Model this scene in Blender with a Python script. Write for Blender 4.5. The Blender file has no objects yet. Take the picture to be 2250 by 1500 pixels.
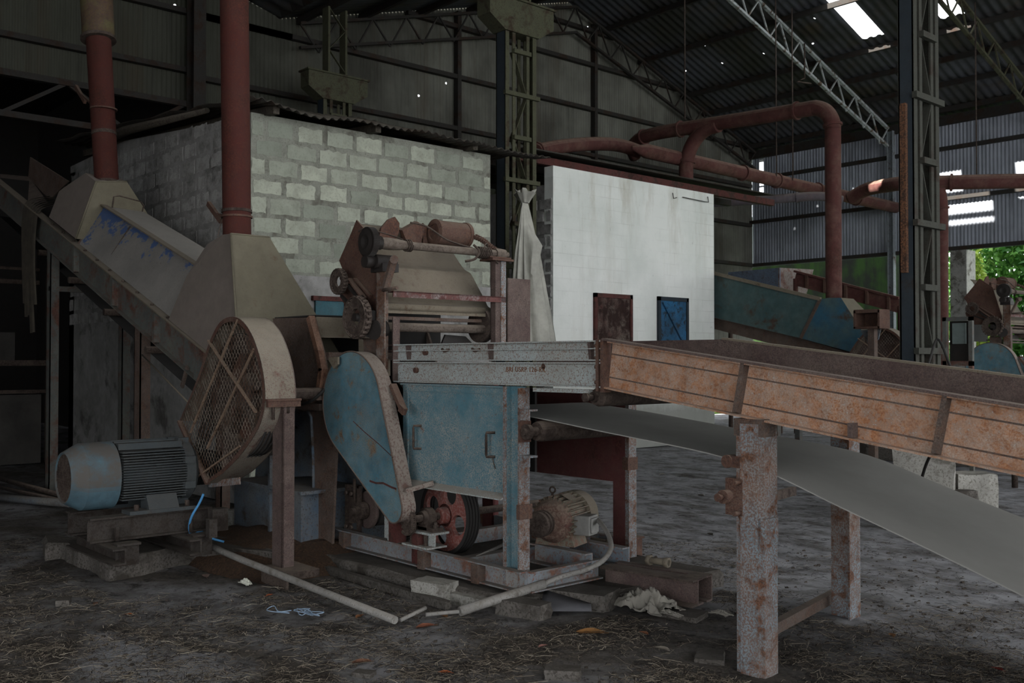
import bpy, bmesh, math, random
from mathutils import Vector, Matrix
random.seed(7)
SC = bpy.context.scene
COL = SC.collection
PI = math.pi

# ---------------------------------------------------------------- camera model (pixels of the 2250x1500 photograph -> points on real planes)
FPX = 2187.5
PITCH = math.atan(41/FPX)
YAW = math.radians(48.35)
EYE = Vector((0, 0, 1.5))
_F = (-math.sin(YAW), math.cos(YAW)); _R = (math.cos(YAW), math.sin(YAW))

def ray(px, py):
    x = (px-1125)/FPX; y = -(py-750)/FPX
    d = math.cos(PITCH)-y*math.sin(PITCH); z = math.sin(PITCH)+y*math.cos(PITCH)
    return Vector((_R[0]*x+_F[0]*d, _R[1]*x+_F[1]*d, z))
def _on(px, py, i, v):
    r = ray(px, py)
    return EYE + r*((v-EYE[i])/r[i])
def oX(px, py, v): return _on(px, py, 0, v)
def oY(px, py, v): return _on(px, py, 1, v)
def oZ(px, py, v=0.0): return _on(px, py, 2, v)

def oD(px, py, d): return EYE + ray(px, py)*d
def V(*a): return Vector(a)

# ---------------------------------------------------------------- mesh collector
class MB:
    def __init__(self):
        self.v = []; self.f = []; self.s = []
    def add(self, verts, faces, smooth=False):
        b = len(self.v)
        self.v += [Vector(p) for p in verts]
        for f in faces:
            self.f.append(tuple(b+i for i in f)); self.s.append(smooth)
        return self
    def box(self, p0, p1):
        x0, y0, z0 = [min(a, b) for a, b in zip(p0, p1)]; x1, y1, z1 = [max(a, b) for a, b in zip(p0, p1)]
        return self.add([(x0,y0,z0),(x1,y0,z0),(x1,y1,z0),(x0,y1,z0),(x0,y0,z1),(x1,y0,z1),(x1,y1,z1),(x0,y1,z1)],
                        [(0,3,2,1),(4,5,6,7),(0,1,5,4),(1,2,6,5),(2,3,7,6),(3,0,4,7)])
    def cbox(self, c, s, M=None):
        c = Vector(c); h = [k/2 for k in s]
        vs = []
        for sx, sy, sz in ((-1,-1,-1),(1,-1,-1),(1,1,-1),(-1,1,-1),(-1,-1,1),(1,-1,1),(1,1,1),(-1,1,1)):
            p = Vector((sx*h[0], sy*h[1], sz*h[2]))
            vs.append(c + (M @ p if M else p))
        return self.add(vs, [(0,3,2,1),(4,5,6,7),(0,1,5,4),(1,2,6,5),(2,3,7,6),(3,0,4,7)])
    def prism(self, poly, vec, smooth=False):
        vec = Vector(vec); n = len(poly)
        vs = [Vector(p) for p in poly] + [Vector(p)+vec for p in poly]
        self.add(vs, [tuple(range(n))[::-1], tuple(range(n, 2*n))])
        b = len(self.v)-2*n
        for i in range(n):
            j = (i+1) % n
            self.f.append((b+i, b+j, b+n+j, b+n+i)); self.s.append(smooth)
        return self
    def section(self, p0, p1, poly, up=(0,0,1)):
        # a 2-D section (side, up) run along p0 -> p1
        p0 = Vector(p0); p1 = Vector(p1); d = (p1-p0).normalized(); up = Vector(up)
        side = d.cross(up).normalized(); u = side.cross(d).normalized()
        return self.prism([p0 + side*a + u*b for a, b in poly], p1-p0)
    def bar(self, p0, p1, w, h, up=(0,0,1)):
        return self.section(p0, p1, [(-w/2,-h/2),(w/2,-h/2),(w/2,h/2),(-w/2,h/2)], up)
    def channel(self, p0, p1, h, fl, t=.008, up=(0,0,1), flip=False):
        # C section: web on the line, flanges towards +side (or -side)
        s = -1 if flip else 1
        pl = [(0,0),(s*fl,0),(s*fl,t),(s*t,t),(s*t,h-t),(s*fl,h-t),(s*fl,h),(0,h)]
        return self.section(p0, p1, pl, up)
    def ibeam(self, p0, p1, w, h, t=.01, up=(0,0,1)):
        pl = [(-w/2,0),(w/2,0),(w/2,t),(t/2,t),(t/2,h-t),(w/2,h-t),(w/2,h),(-w/2,h),(-w/2,h-t),(-t/2,h-t),(-t/2,t),(-w/2,t)]
        return self.section(p0, p1, pl, up)
    def angle(self, p0, p1, a, b, t=.008, up=(0,0,1), flip=False):
        s = -1 if flip else 1
        return self.section(p0, p1, [(0,0),(s*a,0),(s*a,t),(s*t,t),(s*t,b),(0,b)], up)
    def frame_of(self, d):
        d = Vector(d).normalized()
        a = Vector((0,0,1)) if abs(d.z) < .9 else Vector((1,0,0))
        u = d.cross(a).normalized(); w = d.cross(u).normalized()
        return d, u, w
    def cyl(self, p0, p1, r0, r1=None, n=20, cap0=True, cap1=True):
        p0 = Vector(p0); p1 = Vector(p1); r1 = r0 if r1 is None else r1
        d, u, w = self.frame_of(p1-p0)
        vs = []
        for p, r in ((p0, r0), (p1, r1)):
            for i in range(n):
                a = 2*PI*i/n
                vs.append(p + u*(r*math.cos(a)) + w*(r*math.sin(a)))
        b = len(self.v); self.add(vs, [])
        for i in range(n):
            j = (i+1) % n
            self.f.append((b+i, b+j, b+n+j, b+n+i)); self.s.append(True)
        if cap0: self.f.append(tuple(b+i for i in range(n))[::-1]); self.s.append(False)
        if cap1: self.f.append(tuple(b+n+i for i in range(n))); self.s.append(False)
        return self
    def lathe(self, p, d, prof, n=32, smooth=True, arc=None):
        # prof: list of (distance along d, radius); every step its own pair of rings so that edges stay crisp
        p = Vector(p); d, u, w = self.frame_of(d)
        for (t0, r0), (t1, r1) in zip(prof, prof[1:]):
            b = len(self.v); vs = []
            for t, r in ((t0, r0), (t1, r1)):
                for i in range(n):
                    a = 2*PI*i/n
                    vs.append(p + d*t + u*(r*math.cos(a)) + w*(r*math.sin(a)))
            self.add(vs, [])
            for i in range(n):
                j = (i+1) % n
                self.f.append((b+i, b+j, b+n+j, b+n+i)); self.s.append(smooth)
        return self
    def tube(self, pts, r, n=8, cap=True):
        pts = [Vector(p) for p in pts]; m = len(pts)
        rs = r if isinstance(r, (list, tuple)) else [r]*m
        b = len(self.v); u = None
        for k, p in enumerate(pts):
            t = (pts[min(k+1, m-1)]-pts[max(k-1, 0)]).normalized()
            if u is None:
                _, u, w = self.frame_of(t)
            else:
                u = (u - t*u.dot(t)).normalized(); w = t.cross(u).normalized()
            for i in range(n):
                a = 2*PI*i/n
                self.v.append(p + u*(rs[k]*math.cos(a)) + w*(rs[k]*math.sin(a)))
        for k in range(m-1):
            for i in range(n):
                j = (i+1) % n
                self.f.append((b+k*n+i, b+k*n+j, b+(k+1)*n+j, b+(k+1)*n+i)); self.s.append(True)
        if cap:
            self.f.append(tuple(b+i for i in range(n))[::-1]); self.s.append(False)
            self.f.append(tuple(b+(m-1)*n+i for i in range(n))); self.s.append(False)
        return self
    def grid(self, rows, smooth=True):
        b = len(self.v); nc = len(rows[0])
        for r in rows: self.v += [Vector(p) for p in r]
        for i in range(len(rows)-1):
            for j in range(nc-1):
                self.f.append((b+i*nc+j, b+i*nc+j+1, b+(i+1)*nc+j+1, b+(i+1)*nc+j)); self.s.append(smooth)
        return self
    def plate(self, pts, t, nrm=None):
        # a flat plate through the points, t thick along its normal
        pts = [Vector(p) for p in pts]
        if nrm is None:
            nrm = Vector((0,0,0))
            for i in range(len(pts)):
                nrm += (pts[i]-pts[0]).cross(pts[(i+1) % len(pts)]-pts[0])
            nrm.normalize()
        return self.prism(pts, Vector(nrm)*t)
    def bolt(self, p, d, r=.012, l=.012):
        return self.cyl(p, Vector(p)+Vector(d).normalized()*l, r, n=6)

def sm(pts, k=6):
    # Catmull-Rom through points
    pts = [Vector(p) for p in pts]; out = []
    for i in range(len(pts)-1):
        p0 = pts[max(i-1, 0)]; p1 = pts[i]; p2 = pts[i+1]; p3 = pts[min(i+2, len(pts)-1)]
        for j in range(k):
            t = j/k
            out.append(.5*((2*p1)+(p2-p0)*t+(2*p0-5*p1+4*p2-p3)*t*t+(3*p1-p0-3*p2+p3)*t**3))
    out.append(pts[-1]); return out

# ---------------------------------------------------------------- objects
def tag(o, label=None, cat=None, group=None, kind=None):
    if label: o['label'] = label
    if cat: o['category'] = cat
    if group: o['group'] = group
    if kind: o['kind'] = kind
    return o
def thing(name, label, cat, loc=(0,0,0), group=None, kind=None):
    o = bpy.data.objects.new(name, None); COL.objects.link(o)
    o.location = loc; o.empty_display_size = .1
    return tag(o, label, cat, group, kind)
def rootloc(o):
    while o.parent: o = o.parent
    return Vector(o.location)
def _mesh(name, mb, off, mat):
    me = bpy.data.meshes.new(name)
    me.from_pydata([tuple(p-off) for p in mb.v], [], mb.f)
    me.polygons.foreach_set('use_smooth', mb.s)
    mats = mat if isinstance(mat, (list, tuple)) else [mat]
    for m in mats: me.materials.append(m)
    bm = bmesh.new(); bm.from_mesh(me)
    bmesh.ops.recalc_face_normals(bm, faces=bm.faces)
    bm.to_mesh(me); bm.free()
    me.update()
    return me
def part(name, mb, mat, parent, label=None, kind=None, bevel=0):
    off = rootloc(parent)
    o = bpy.data.objects.new(name, _mesh(name, mb, off, mat)); COL.objects.link(o)
    o.parent = parent
    if label: o['label'] = label
    if kind: o['kind'] = kind
    if bevel: add_bevel(o, bevel)
    return o
def solo(name, mb, mat, label, cat, group=None, kind=None, loc=None, bevel=0):
    if loc is None:
        xs = [p.x for p in mb.v]; ys = [p.y for p in mb.v]; zs = [p.z for p in mb.v]
        loc = Vector(((min(xs)+max(xs))/2, (min(ys)+max(ys))/2, min(zs)))
    o = bpy.data.objects.new(name, _mesh(name, mb, Vector(loc), mat)); COL.objects.link(o)
    o.location = loc
    if bevel: add_bevel(o, bevel)
    return tag(o, label, cat, group, kind)
def struct(name, mb, mat, label, cat, parent=None):
    if parent: return part(name, mb, mat, parent)
    return solo(name, mb, mat, label, cat, kind='structure', loc=Vector((0,0,0)))
def add_bevel(o, w):
    m = o.modifiers.new('bevel', 'BEVEL'); m.width = w; m.segments = 2; m.limit_method = 'ANGLE'; m.angle_limit = .7
def copy_tree(o, parent=None):
    c = o.copy(); COL.objects.link(c)
    if parent: c.parent = parent
    for ch in list(o.children): copy_tree(ch, c)
    return c

# ---------------------------------------------------------------- materials
def lin(h):
    h = h.lstrip('#'); out = []
    for i in (0, 2, 4):
        s = int(h[i:i+2], 16)/255
        out.append(s/12.92 if s <= .04045 else ((s+.055)/1.055)**2.4)
    return tuple(out)+(1,)
class NT:
    def __init__(self, name):
        self.m = bpy.data.materials.new(name); self.m.use_nodes = True
        self.t = self.m.node_tree; self.b = self.t.nodes['Principled BSDF']; self.o = self.t.nodes['Material Output']
        self.b.inputs['Specular IOR Level'].default_value = .25
        self.co = None
    def n(self, typ, **kw):
        nd = self.t.nodes.new(typ)
        for k, v in kw.items():
            if k.startswith('i_'):
                key = k[2:]; key = int(key) if key.isdigit() else key.replace('_', ' ')
                self.put(nd.inputs[key], v)
            else: setattr(nd, k, v)
        return nd
    def put(self, sock, v):
        if isinstance(v, bpy.types.NodeSocket): self.t.links.new(v, sock)
        elif isinstance(v, bpy.types.Node): self.t.links.new(v.outputs[0], sock)
        else: sock.default_value = v
    def coord(self, kind='Object'):
        if self.co is None: self.co = self.n('ShaderNodeTexCoord')
        return self.co.outputs[kind]
    def scaled(self, s, src=None):
        m = self.n('ShaderNodeMapping'); self.put(m.inputs['Vector'], src or self.coord()); m.inputs['Scale'].default_value = s
        return m.outputs[0]
    def noise(self, scale, detail=5, rough=.6, vec=None, dist=0):
        nd = self.n('ShaderNodeTexNoise'); self.put(nd.inputs['Vector'], vec or self.coord())
        nd.inputs['Scale'].default_value = scale; nd.inputs['Detail'].default_value = detail
        nd.inputs['Roughness'].default_value = rough; nd.inputs['Distortion'].default_value = dist
        return nd.outputs['Fac']
    def step(self, x, a, b):
        nd = self.n('ShaderNodeMapRange'); self.put(nd.inputs['Value'], x)
        nd.inputs['From Min'].default_value = a; nd.inputs['From Max'].default_value = b
        return nd.outputs[0]
    def math(self, op, a, b=0, clamp=False):
        nd = self.n('ShaderNodeMath', operation=op, use_clamp=clamp); self.put(nd.inputs[0], a); self.put(nd.inputs[1], b)
        return nd.outputs[0]
    def mix(self, fac, a, b, mode='MIX'):
        nd = self.n('ShaderNodeMix', data_type='RGBA', blend_type=mode)
        self.put(nd.inputs[0], fac)
        self.put(nd.inputs[6], lin(a) if isinstance(a, str) else a); self.put(nd.inputs[7], lin(b) if isinstance(b, str) else b)
        return nd.outputs[2]
    def bump(self, h, strength=.3, dist=.01):
        nd = self.n('ShaderNodeBump'); self.put(nd.inputs['Height'], h)
        nd.inputs['Strength'].default_value = strength; nd.inputs['Distance'].default_value = dist
        self.t.links.new(nd.outputs[0], self.b.inputs['Normal'])
    def nz(self):
        g = self.n('ShaderNodeNewGeometry'); s = self.n('ShaderNodeSeparateXYZ')
        self.t.links.new(g.outputs['True Normal'], s.inputs[0]); return s.outputs[2]
    def done(self, col, rough=.85, metal=0):
        self.put(self.b.inputs['Base Color'], lin(col) if isinstance(col, str) else col)
        self.put(self.b.inputs['Roughness'], rough); self.b.inputs['Metallic'].default_value = metal
        return self.m
_seed = [0]
def paint(name, base, rust='#4c3026', rust2=None, amt=.4, sc=5, speck=.35, dust=.6, dustc='#7d756b', var=.35, rough=.85, bump=.35, base2=None, ssc=60, film=0, dlo=.15, dhi=.9):
    n = NT(name); _seed[0] += 1
    m = n.n('ShaderNodeMapping'); n.put(m.inputs['Vector'], n.coord()); m.inputs['Location'].default_value = (_seed[0]*3.7, _seed[0]*1.3, _seed[0]*2.1)
    vec = m.outputs[0]
    big = n.noise(sc, 8, .68, vec, .3)
    fine = n.noise(ssc, 4, .7, vec)
    mid = n.noise(2.2, 4, .6, vec)
    thr = .5+(.5-amt)*.45
    A = n.step(big, thr-.05, thr+.05)
    B = n.step(fine, .5+(.5-speck)*.45-.04, .5+(.5-speck)*.45+.04)
    mask = n.math('MAXIMUM', A, n.math('MULTIPLY', B, .8))
    b2 = base2 or base
    c0 = n.mix(n.step(mid, .35, .65), base, b2)
    c0 = n.mix(n.math('MULTIPLY', n.step(n.noise(9, 5, .7, vec), .35, .75), var), c0, (0.02,.02,.02,1))
    cr = n.mix(n.step(fine, .35, .65), rust, rust2 or rust)
    cr = n.mix(n.math('MULTIPLY', n.step(n.noise(14, 4, .7, vec), .4, .7), .4), cr, (.015,.011,.009,1))
    col = n.mix(mask, c0, cr)
    if film > 0:
        f_ = n.math('MULTIPLY', n.step(n.noise(130, 3, .7, vec), .42, .6), n.step(n.noise(3.2, 5, .65, vec), .38, .62))
        col = n.mix(n.math('MULTIPLY', f_, film), col, dustc)
    if dust > 0:
        up = n.step(n.nz(), dlo, dhi)
        d = n.math('MULTIPLY', n.math('MULTIPLY', up, n.step(n.noise(7, 5, .7, vec), .2, .55)), min(1, dust*1.5), True)
        d2 = n.math('MULTIPLY', n.step(n.noise(3, 6, .75, vec), .45, .7), dust*.45)
        d = n.math('MAXIMUM', d, d2)
        col = n.mix(d, col, dustc)
    h = n.math('ADD', n.math('MULTIPLY', fine, .5), n.math('MULTIPLY', mask, -.35))
    n.bump(h, bump, .006)
    return n.done(col, rough)
def plain(name, col, rough=.8, metal=0, var=.3, sc=8, bump=.15):
    n = NT(name); a = n.noise(sc, 5, .65)
    c = n.mix(n.math('MULTIPLY', n.step(a, .35, .7), var), col, (.01,.01,.01,1))
    if bump: n.bump(n.noise(sc*8, 4, .6), bump, .005)
    return n.done(c, rough, metal)
# ================================================================ THE HALL
XG = -17.0; YS = 24.5; XE = 12.0; YV = 9.2
def roofz(y):
    if y > YV: return min(8+.28*(y-YV), 7.6+.34*(YS-y))
    return min(8+.28*(YV-y), 10.16-.28*(1.5-y) if y < 1.5 else 99)
YR = (7.6+.34*YS-8+.28*YV)/.62      # hall ridge

# --- materials of the shell
def mat_floor():
    n = NT('dirt_floor')
    big = n.noise(.55, 6, .65, dist=.6); mid = n.noise(3.2, 8, .7); fine = n.noise(38, 5, .75); st = n.noise(1, 6, .7, n.scaled((2, 3.2, 1)))
    s = n.n('ShaderNodeSeparateXYZ'); n.put(s.inputs[0], n.coord())
    # bare grey concrete shows where the dirt is thin
    c = n.mix(n.step(mid, .3, .7), '#2b2723', '#4d4740')
    c = n.mix(n.math('MULTIPLY', n.step(fine, .45, .7), .55), c, '#6a6259')
    bare = n.math('MULTIPLY', n.step(big, .44, .6), n.step(mid, .3, .55))
    behind = n.step(n.math('ADD', s.outputs[1], n.math('MULTIPLY', n.noise(1.3, 4, .6), 1.6)), 5.4, 6.4)
    near_patch = n.step(n.math('ADD', n.math('ADD', n.math('MULTIPLY', n.math('ABSOLUTE', n.math('ADD', s.outputs[0], 4.75)), .6), n.math('MULTIPLY', n.math('ABSOLUTE', n.math('ADD', s.outputs[1], -1.95)), 1.5)), n.math('MULTIPLY', n.noise(2.6, 5, .7), .7)), 1.1, .8)
    br = n.math('MAXIMUM', n.math('MULTIPLY', behind, n.step(st, .34, .56)), n.math('MULTIPLY', bare, .55))
    br = n.math('MAXIMUM', br, n.math('MULTIPLY', near_patch, .8))
    g = n.mix(n.step(mid, .3, .7), '#77777a', '#a3a3a6')
    c = n.mix(br, c, g)
    c = n.mix(n.math('MULTIPLY', n.step(n.noise(9, 6, .8), .55, .62), .75), c, '#191614')
    n.bump(n.math('ADD', fine, n.math('MULTIPLY', mid, .6)), .5, .012)
    return n.done(c, .95)
M_FLOOR = mat_floor()
def mat_corr(name, a, b, rust, streak=.5, holes=(), hr=.03, olive=None):
    n = NT(name)
    # sheets age in long vertical streaks
    st = n.noise(1, 5, .65, n.scaled((1.6, 1.6, .12))); st2 = n.noise(1, 6, .7, n.scaled((6, 6, .5))); pt = n.noise(.5, 4, .6)
    c = n.mix(n.step(pt, .38, .62), a, b)
    if olive:   # olive hue of the left sheets, darkened to paint in the light falloff
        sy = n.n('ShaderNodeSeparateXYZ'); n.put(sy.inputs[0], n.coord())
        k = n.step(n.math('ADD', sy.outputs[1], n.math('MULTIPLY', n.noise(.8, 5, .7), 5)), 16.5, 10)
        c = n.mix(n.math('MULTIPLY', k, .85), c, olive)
    c = n.mix(n.math('MULTIPLY', n.step(st2, .5, .75), .5), c, '#1c1b17')
    c = n.mix(n.math('MULTIPLY', n.step(st, .52, .68), streak), c, rust)
    n.done(c, .7)
    if holes:
        m = None
        for p in holes:
            d = n.n('ShaderNodeVectorMath', operation='DISTANCE'); n.put(d.inputs[0], n.coord()); d.inputs[1].default_value = tuple(p)
            k = n.step(d.outputs['Value'], hr, hr*.8)
            m = k if m is None else n.math('MAXIMUM', m, k)
        tr = n.n('ShaderNodeBsdfTransparent'); mx = n.n('ShaderNodeMixShader')
        n.put(mx.inputs[0], m); n.t.links.new(n.b.outputs[0], mx.inputs[1]); n.t.links.new(tr.outputs[0], mx.inputs[2])
        n.t.links.new(mx.outputs[0], n.o.inputs[0])
    return n.m
def roofR(px, py):
    r = ray(px, py); t = (7.6+.34*YS-1.5)/(r.z+.34*r.y); return EYE+r*t
gable_holes = [oX(433,155,XG), oX(920,210,XG), oX(980,183,XG), oX(1216,36,XG), oX(1291,60,XG), oX(384,12,XG), oX(319,245,XG)]
roof_holes = [roofR(*p) for p in ((1410,42),(1549,99),(1587,138),(1678,118),(1790,40),(1786,95),(1506,156))]
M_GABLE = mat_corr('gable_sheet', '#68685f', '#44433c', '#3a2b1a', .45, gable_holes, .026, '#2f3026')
M_ROOF = mat_corr('roof_sheet', '#4b4d52', '#33332e', '#4a3a20', .4, roof_holes, .028)
M_SIDE = mat_corr('side_sheet', '#a0a5ae', '#7f838a', '#4a4640', .3)
M_STEEL = paint('dark_green_steel', '#4b4c3a', '#33271c', amt=.35, sc=3, speck=.3, dust=.3, dustc='#55503f')
M_STEEL_BLUE = paint('blue_grey_steel', '#2d353b', '#2a211a', amt=.2, sc=3, speck=.2, dust=.1)
M_PURLIN = paint('dark_purlin_steel', '#2d2b28', '#2a1d15', amt=.4, sc=3, speck=.3, dust=.1)
M_TRUSS = paint('pale_truss_steel', '#a9b0ae', '#5b4a3a', amt=.35, sc=6, speck=.3, dust=.1)
M_FIBRE = NT('translucent_sheet')
_tl = M_FIBRE.n('ShaderNodeBsdfTranslucent'); _tl.inputs[0].default_value = (.85,.86,.85,1)
M_FIBRE.t.links.new(_tl.outputs[0], M_FIBRE.o.inputs[0]); M_FIBRE = M_FIBRE.m

M_COLP = paint('pale_column_steel', '#7a8184', '#4b4038', amt=.3, sc=4, speck=.3, dust=.1)
# --- floor
fl = MB()
def axis(lo, hi, a, b, fine, coarse):
    out = []; x = lo
    while x < hi:
        out.append(x); x += fine if a <= x <= b else coarse
    return out+[hi]
xs = axis(-34, 16, -8, 0, .07, 1.2); ys = axis(-12, 46, .4, 7, .07, 1.2)
from mathutils import noise as mn
def ground(x, y):
    h = .022*mn.noise(V(x*1.1, y*1.1, 0)) + .012*mn.noise(V(x*4, y*4, 3)) + .007*mn.noise(V(x*11, y*11, 5))
    return h-.02
fl.grid([[V(x, y, ground(x, y)) for y in ys] for x in xs])
floor = solo('floor', fl, M_FLOOR, 'dark dirt floor of the shed with worn grey patches', 'floor', kind='structure', loc=V(0,0,0))

# --- corrugated sheet builder: strips along one axis, waves across it
def corr_strip(mb, fa, u0, u1, v0f, v1f, pitch, amp, seg=4):
    # fa(u, v, w) -> point ; v0f/v1f give the strip's ends for each u
    nst = max(2, int((u1-u0)/pitch*seg)); lo = []; hi = []
    for i in range(nst+1):
        u = u0+(u1-u0)*i/nst; w = amp*math.sin(2*PI*u/pitch)
        lo.append(fa(u, v0f(u), w)); hi.append(fa(u, v1f(u), w))
    mb.grid([lo, hi])

# --- far gable wall (x = XG)
g = MB()
fg = lambda u, v, w: V(XG+w, u, v)
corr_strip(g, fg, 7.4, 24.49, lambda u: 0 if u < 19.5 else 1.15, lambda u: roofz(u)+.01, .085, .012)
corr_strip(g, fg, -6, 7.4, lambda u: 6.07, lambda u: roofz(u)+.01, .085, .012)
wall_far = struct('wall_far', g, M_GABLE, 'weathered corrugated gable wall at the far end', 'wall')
def girt(z, y0, y1, parent=wall_far):
    part('girt', MB().bar(V(XG+.09, y0, z), V(XG+.09, y1, z), .12, .09), M_PURLIN, parent)
for z in (2.0, 3.1, 4.25, 5.4, 6.53): girt(z, 7.4, 24.3)
girt(7.66, 7.4, 24.2); girt(6.62, -6, 7.4); girt(7.66, -6, 9.4)
girt(8.76, 12.1, 21); girt(9.6, 15.2, 18.5)
for y in (13.46, 17.76): part('post', MB().box((XG+.02, y-.05, 4.4), (XG+.16, y+.05, roofz(y)-.1)), M_PURLIN, wall_far)
# corner column of the gable, beside the opening
part('corner_post', MB().ibeam(V(XG+.2, 7.4, 0), V(XG+.2, 7.4, 8.2), .22, .3, .02, (1,0,0)), M_PURLIN, wall_far)
# truss girder over the opening
tg = MB()
tg.bar(V(XG+.15,-6,6.0), V(XG+.15,7.4,6.0), .12, .1).bar(V(XG+.15,-6,5.35), V(XG+.15,7.4,5.35), .12, .1)
y = 7.3; k = 0
while y > -5:
    tg.bar(V(XG+.15, y, 5.35 if k % 2 else 6.0), V(XG+.15, y-1.0, 6.0 if k % 2 else 5.35), .06, .06); 
    tg.bar(V(XG+.15, y-1.0, 5.35), V(XG+.15, y-1.0, 6.0), .05, .06)
    y -= 1.0; k += 1
part('girder', tg, M_PURLIN, wall_far)
# dark annexe beyond the opening; last slab added to shade the boundary wall
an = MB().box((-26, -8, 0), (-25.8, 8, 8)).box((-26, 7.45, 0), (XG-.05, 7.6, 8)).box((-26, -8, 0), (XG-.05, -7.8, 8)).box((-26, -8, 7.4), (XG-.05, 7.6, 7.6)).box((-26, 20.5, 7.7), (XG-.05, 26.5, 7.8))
struct('wall_annexe', an, plain('near_black_wall', '#2a2826'), 'dark annexe walls beyond the opening, with an added unseen shading slab', 'wall')  # walls in a mottled near-black

# --- right-hand side wall (y = YS), open below
s = MB()
fs = lambda u, v, w: V(u, YS+w, v)
SLIT0 = -16.74; SLIT1 = -16.6
corr_strip(s, fs, XG, SLIT0, lambda u: 4.2, lambda u: 7.58, .09, .012)
corr_strip(s, fs, SLIT1, XE, lambda u: 4.2, lambda u: 7.58, .09, .012)
for z0, z1 in ((4.2, 6.3), (6.5, 6.55), (6.68, 6.95), (7.3, 7.34), (7.66, 7.7)):
    corr_strip(s, fs, SLIT0, SLIT1, lambda u: z0, lambda u: z1, .09, .012)
wall_right = struct('wall_right', s, M_SIDE, 'blue grey corrugated side wall above the open bay', 'wall')
for z in (4.25, 5.5, 6.75): part('girt', MB().bar(V(XG, YS-.09, z), V(XE, YS-.09, z), .12, .09), M_PURLIN, wall_right)
part('eave_beam', MB().bar(V(XG, YS-.1, 7.45), V(XE, YS-.1, 7.45), .14, .22), M_PURLIN, wall_right)
for i, x in enumerate((-12.7, -9.0)):
    solo('side_column', MB().ibeam(V(x, YS-.2, 0), V(x, YS-.2, 7.4), .14, .16, .015, (1,0,0)), M_STEEL_BLUE if i else M_COLP,
         'pale steel column under the pale roof truss at the side wall' if i == 0 else 'blue grey steel column of the side wall under the greenish truss', 'column', 'side wall columns', kind='structure')
# low concrete pier and mossy boundary wall in the open bay
M_MOSS = NT('mossy_concrete')
_a = M_MOSS.noise(1.2, 7, .7); _b = M_MOSS.noise(1, 5, .6, M_MOSS.scaled((3, 3, .4)))
M_MOSS = M_MOSS.done(M_MOSS.mix(M_MOSS.step(M_MOSS.math('MULTIPLY', _a, _b), .2, .32), '#151813', '#1f3411'), .95)
M_CONC = paint('grey_concrete', '#8c8b86', '#4d4a44', amt=.35, sc=3, speck=.3, dust=.3, dustc='#7b776e')
solo('boundary_wall', MB().box((-22, 27.6, 0), (-14.2, 27.9, 6.2)), M_MOSS, 'dark mossy boundary wall outside the open side bay', 'wall', kind='structure')
solo('concrete_pier', MB().box((-11.15, 24.4, 0), (-10.75, 24.9, 4.2)), M_CONC, 'pale concrete pier at the edge of the leafy opening', 'pier', kind='structure')

# --- unseen walls behind the camera keep the shed dark; opening sized for front light
cw = MB().box((XG, -6.1, 0), (-4.5, -6, 10.2)).box((-4.5, -6.1, 4.2), (XE, -6, 10.2))
struct('wall_left', cw, M_SIDE, 'side wall of the shed with an added opening for front light', 'wall')

# --- roofs
rf = MB()
HOLES = []   # (x0,x1,y0,y1) on the right slope
SKY = [(-11.55, -11.02, 18.6, 20.95), (-9.74, -9.22, 18.6, 20.95)]
HOLES += SKY
# places where a sheet is missing and the sun comes through
SUN = Vector((.03, 1, -.725))
def missing(p):     # sun ray through p back to the right slope
    k = (7.6+.34*(YS-p.y)-p.z)/(.725-.34)
    return p - SUN*k
def hole_for(pts):
    q = [missing(p) for p in pts]
    h = (min(a.x for a in q), max(a.x for a in q), min(a.y for a in q), max(a.y for a in q)); HOLES.append(h); return h
hole_for([oY(2080,430,YS), oY(2186,504,YS)])
HL = [p-SUN*((8+.28*(p.y-YV)-p.z)/(.725+.28)) for p in (oD(1906,400,21.9), oD(1954,434,21.7))]
HL = (HL[0].x, HL[1].x, min(q.y for q in HL), max(q.y for q in HL))
fr = lambda u, v, w: V(u, v, roofz(v)+w)
cuts = sorted({XG, XE} | {h[0] for h in HOLES} | {h[1] for h in HOLES})
for a, b in zip(cuts, cuts[1:]):
    if b-a < 1e-4: continue
    hs = sorted([(h[2], h[3]) for h in HOLES if h[0] < (a+b)/2 < h[1]])
    y = YR
    for y0, y1 in hs+[(YS+.5, YS+.5)]:
        if y0 > y: corr_strip(rf, fr, a, b, lambda u: y, lambda u: y0, .2, .02)
        y = max(y, y1)
corr_strip(rf, fr, XG, HL[0], lambda u: YV, lambda u: YR, .2, .02); corr_strip(rf, fr, HL[1], XE, lambda u: YV, lambda u: YR, .2, .02)
corr_strip(rf, fr, HL[0], HL[1], lambda u: YV, lambda u: HL[2], .2, .02); corr_strip(rf, fr, HL[0], HL[1], lambda u: HL[3], lambda u: YR, .2, .02)
FILLSKY = [(-2.0, -1.0), (1.2, 2.2), (4.4, 5.4), (7.6, 8.6)]  # unseen translucent sheets added to fill the foreground with light
ec = sorted([XG, XE]+[v for a in FILLSKY for v in a])
for a, b in zip(ec, ec[1:]):
    if (a, b) not in FILLSKY: corr_strip(rf, fr, a, b, lambda u: 1.5, lambda u: YV, .4, .02)
    else:
        corr_strip(rf, fr, a, b, lambda u: 1.5, lambda u: 2.2, .4, .02); corr_strip(rf, fr, a, b, lambda u: 6.6, lambda u: YV, .4, .02)
corr_strip(rf, fr, XG, XE, lambda u: -6.2, lambda u: 1.5, .4, .02)
ceiling = struct('ceiling', rf, M_ROOF, 'dark corrugated roof of the shed', 'roof')
for a, b in FILLSKY:
    m = MB(); corr_strip(m, fr, a-.05, b+.05, lambda u: 2.1, lambda u: 6.7, .2, .02)
    part('fill_skylight_sheet', m, M_FIBRE, ceiling, 'white translucent roof sheet added for fill light')
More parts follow.
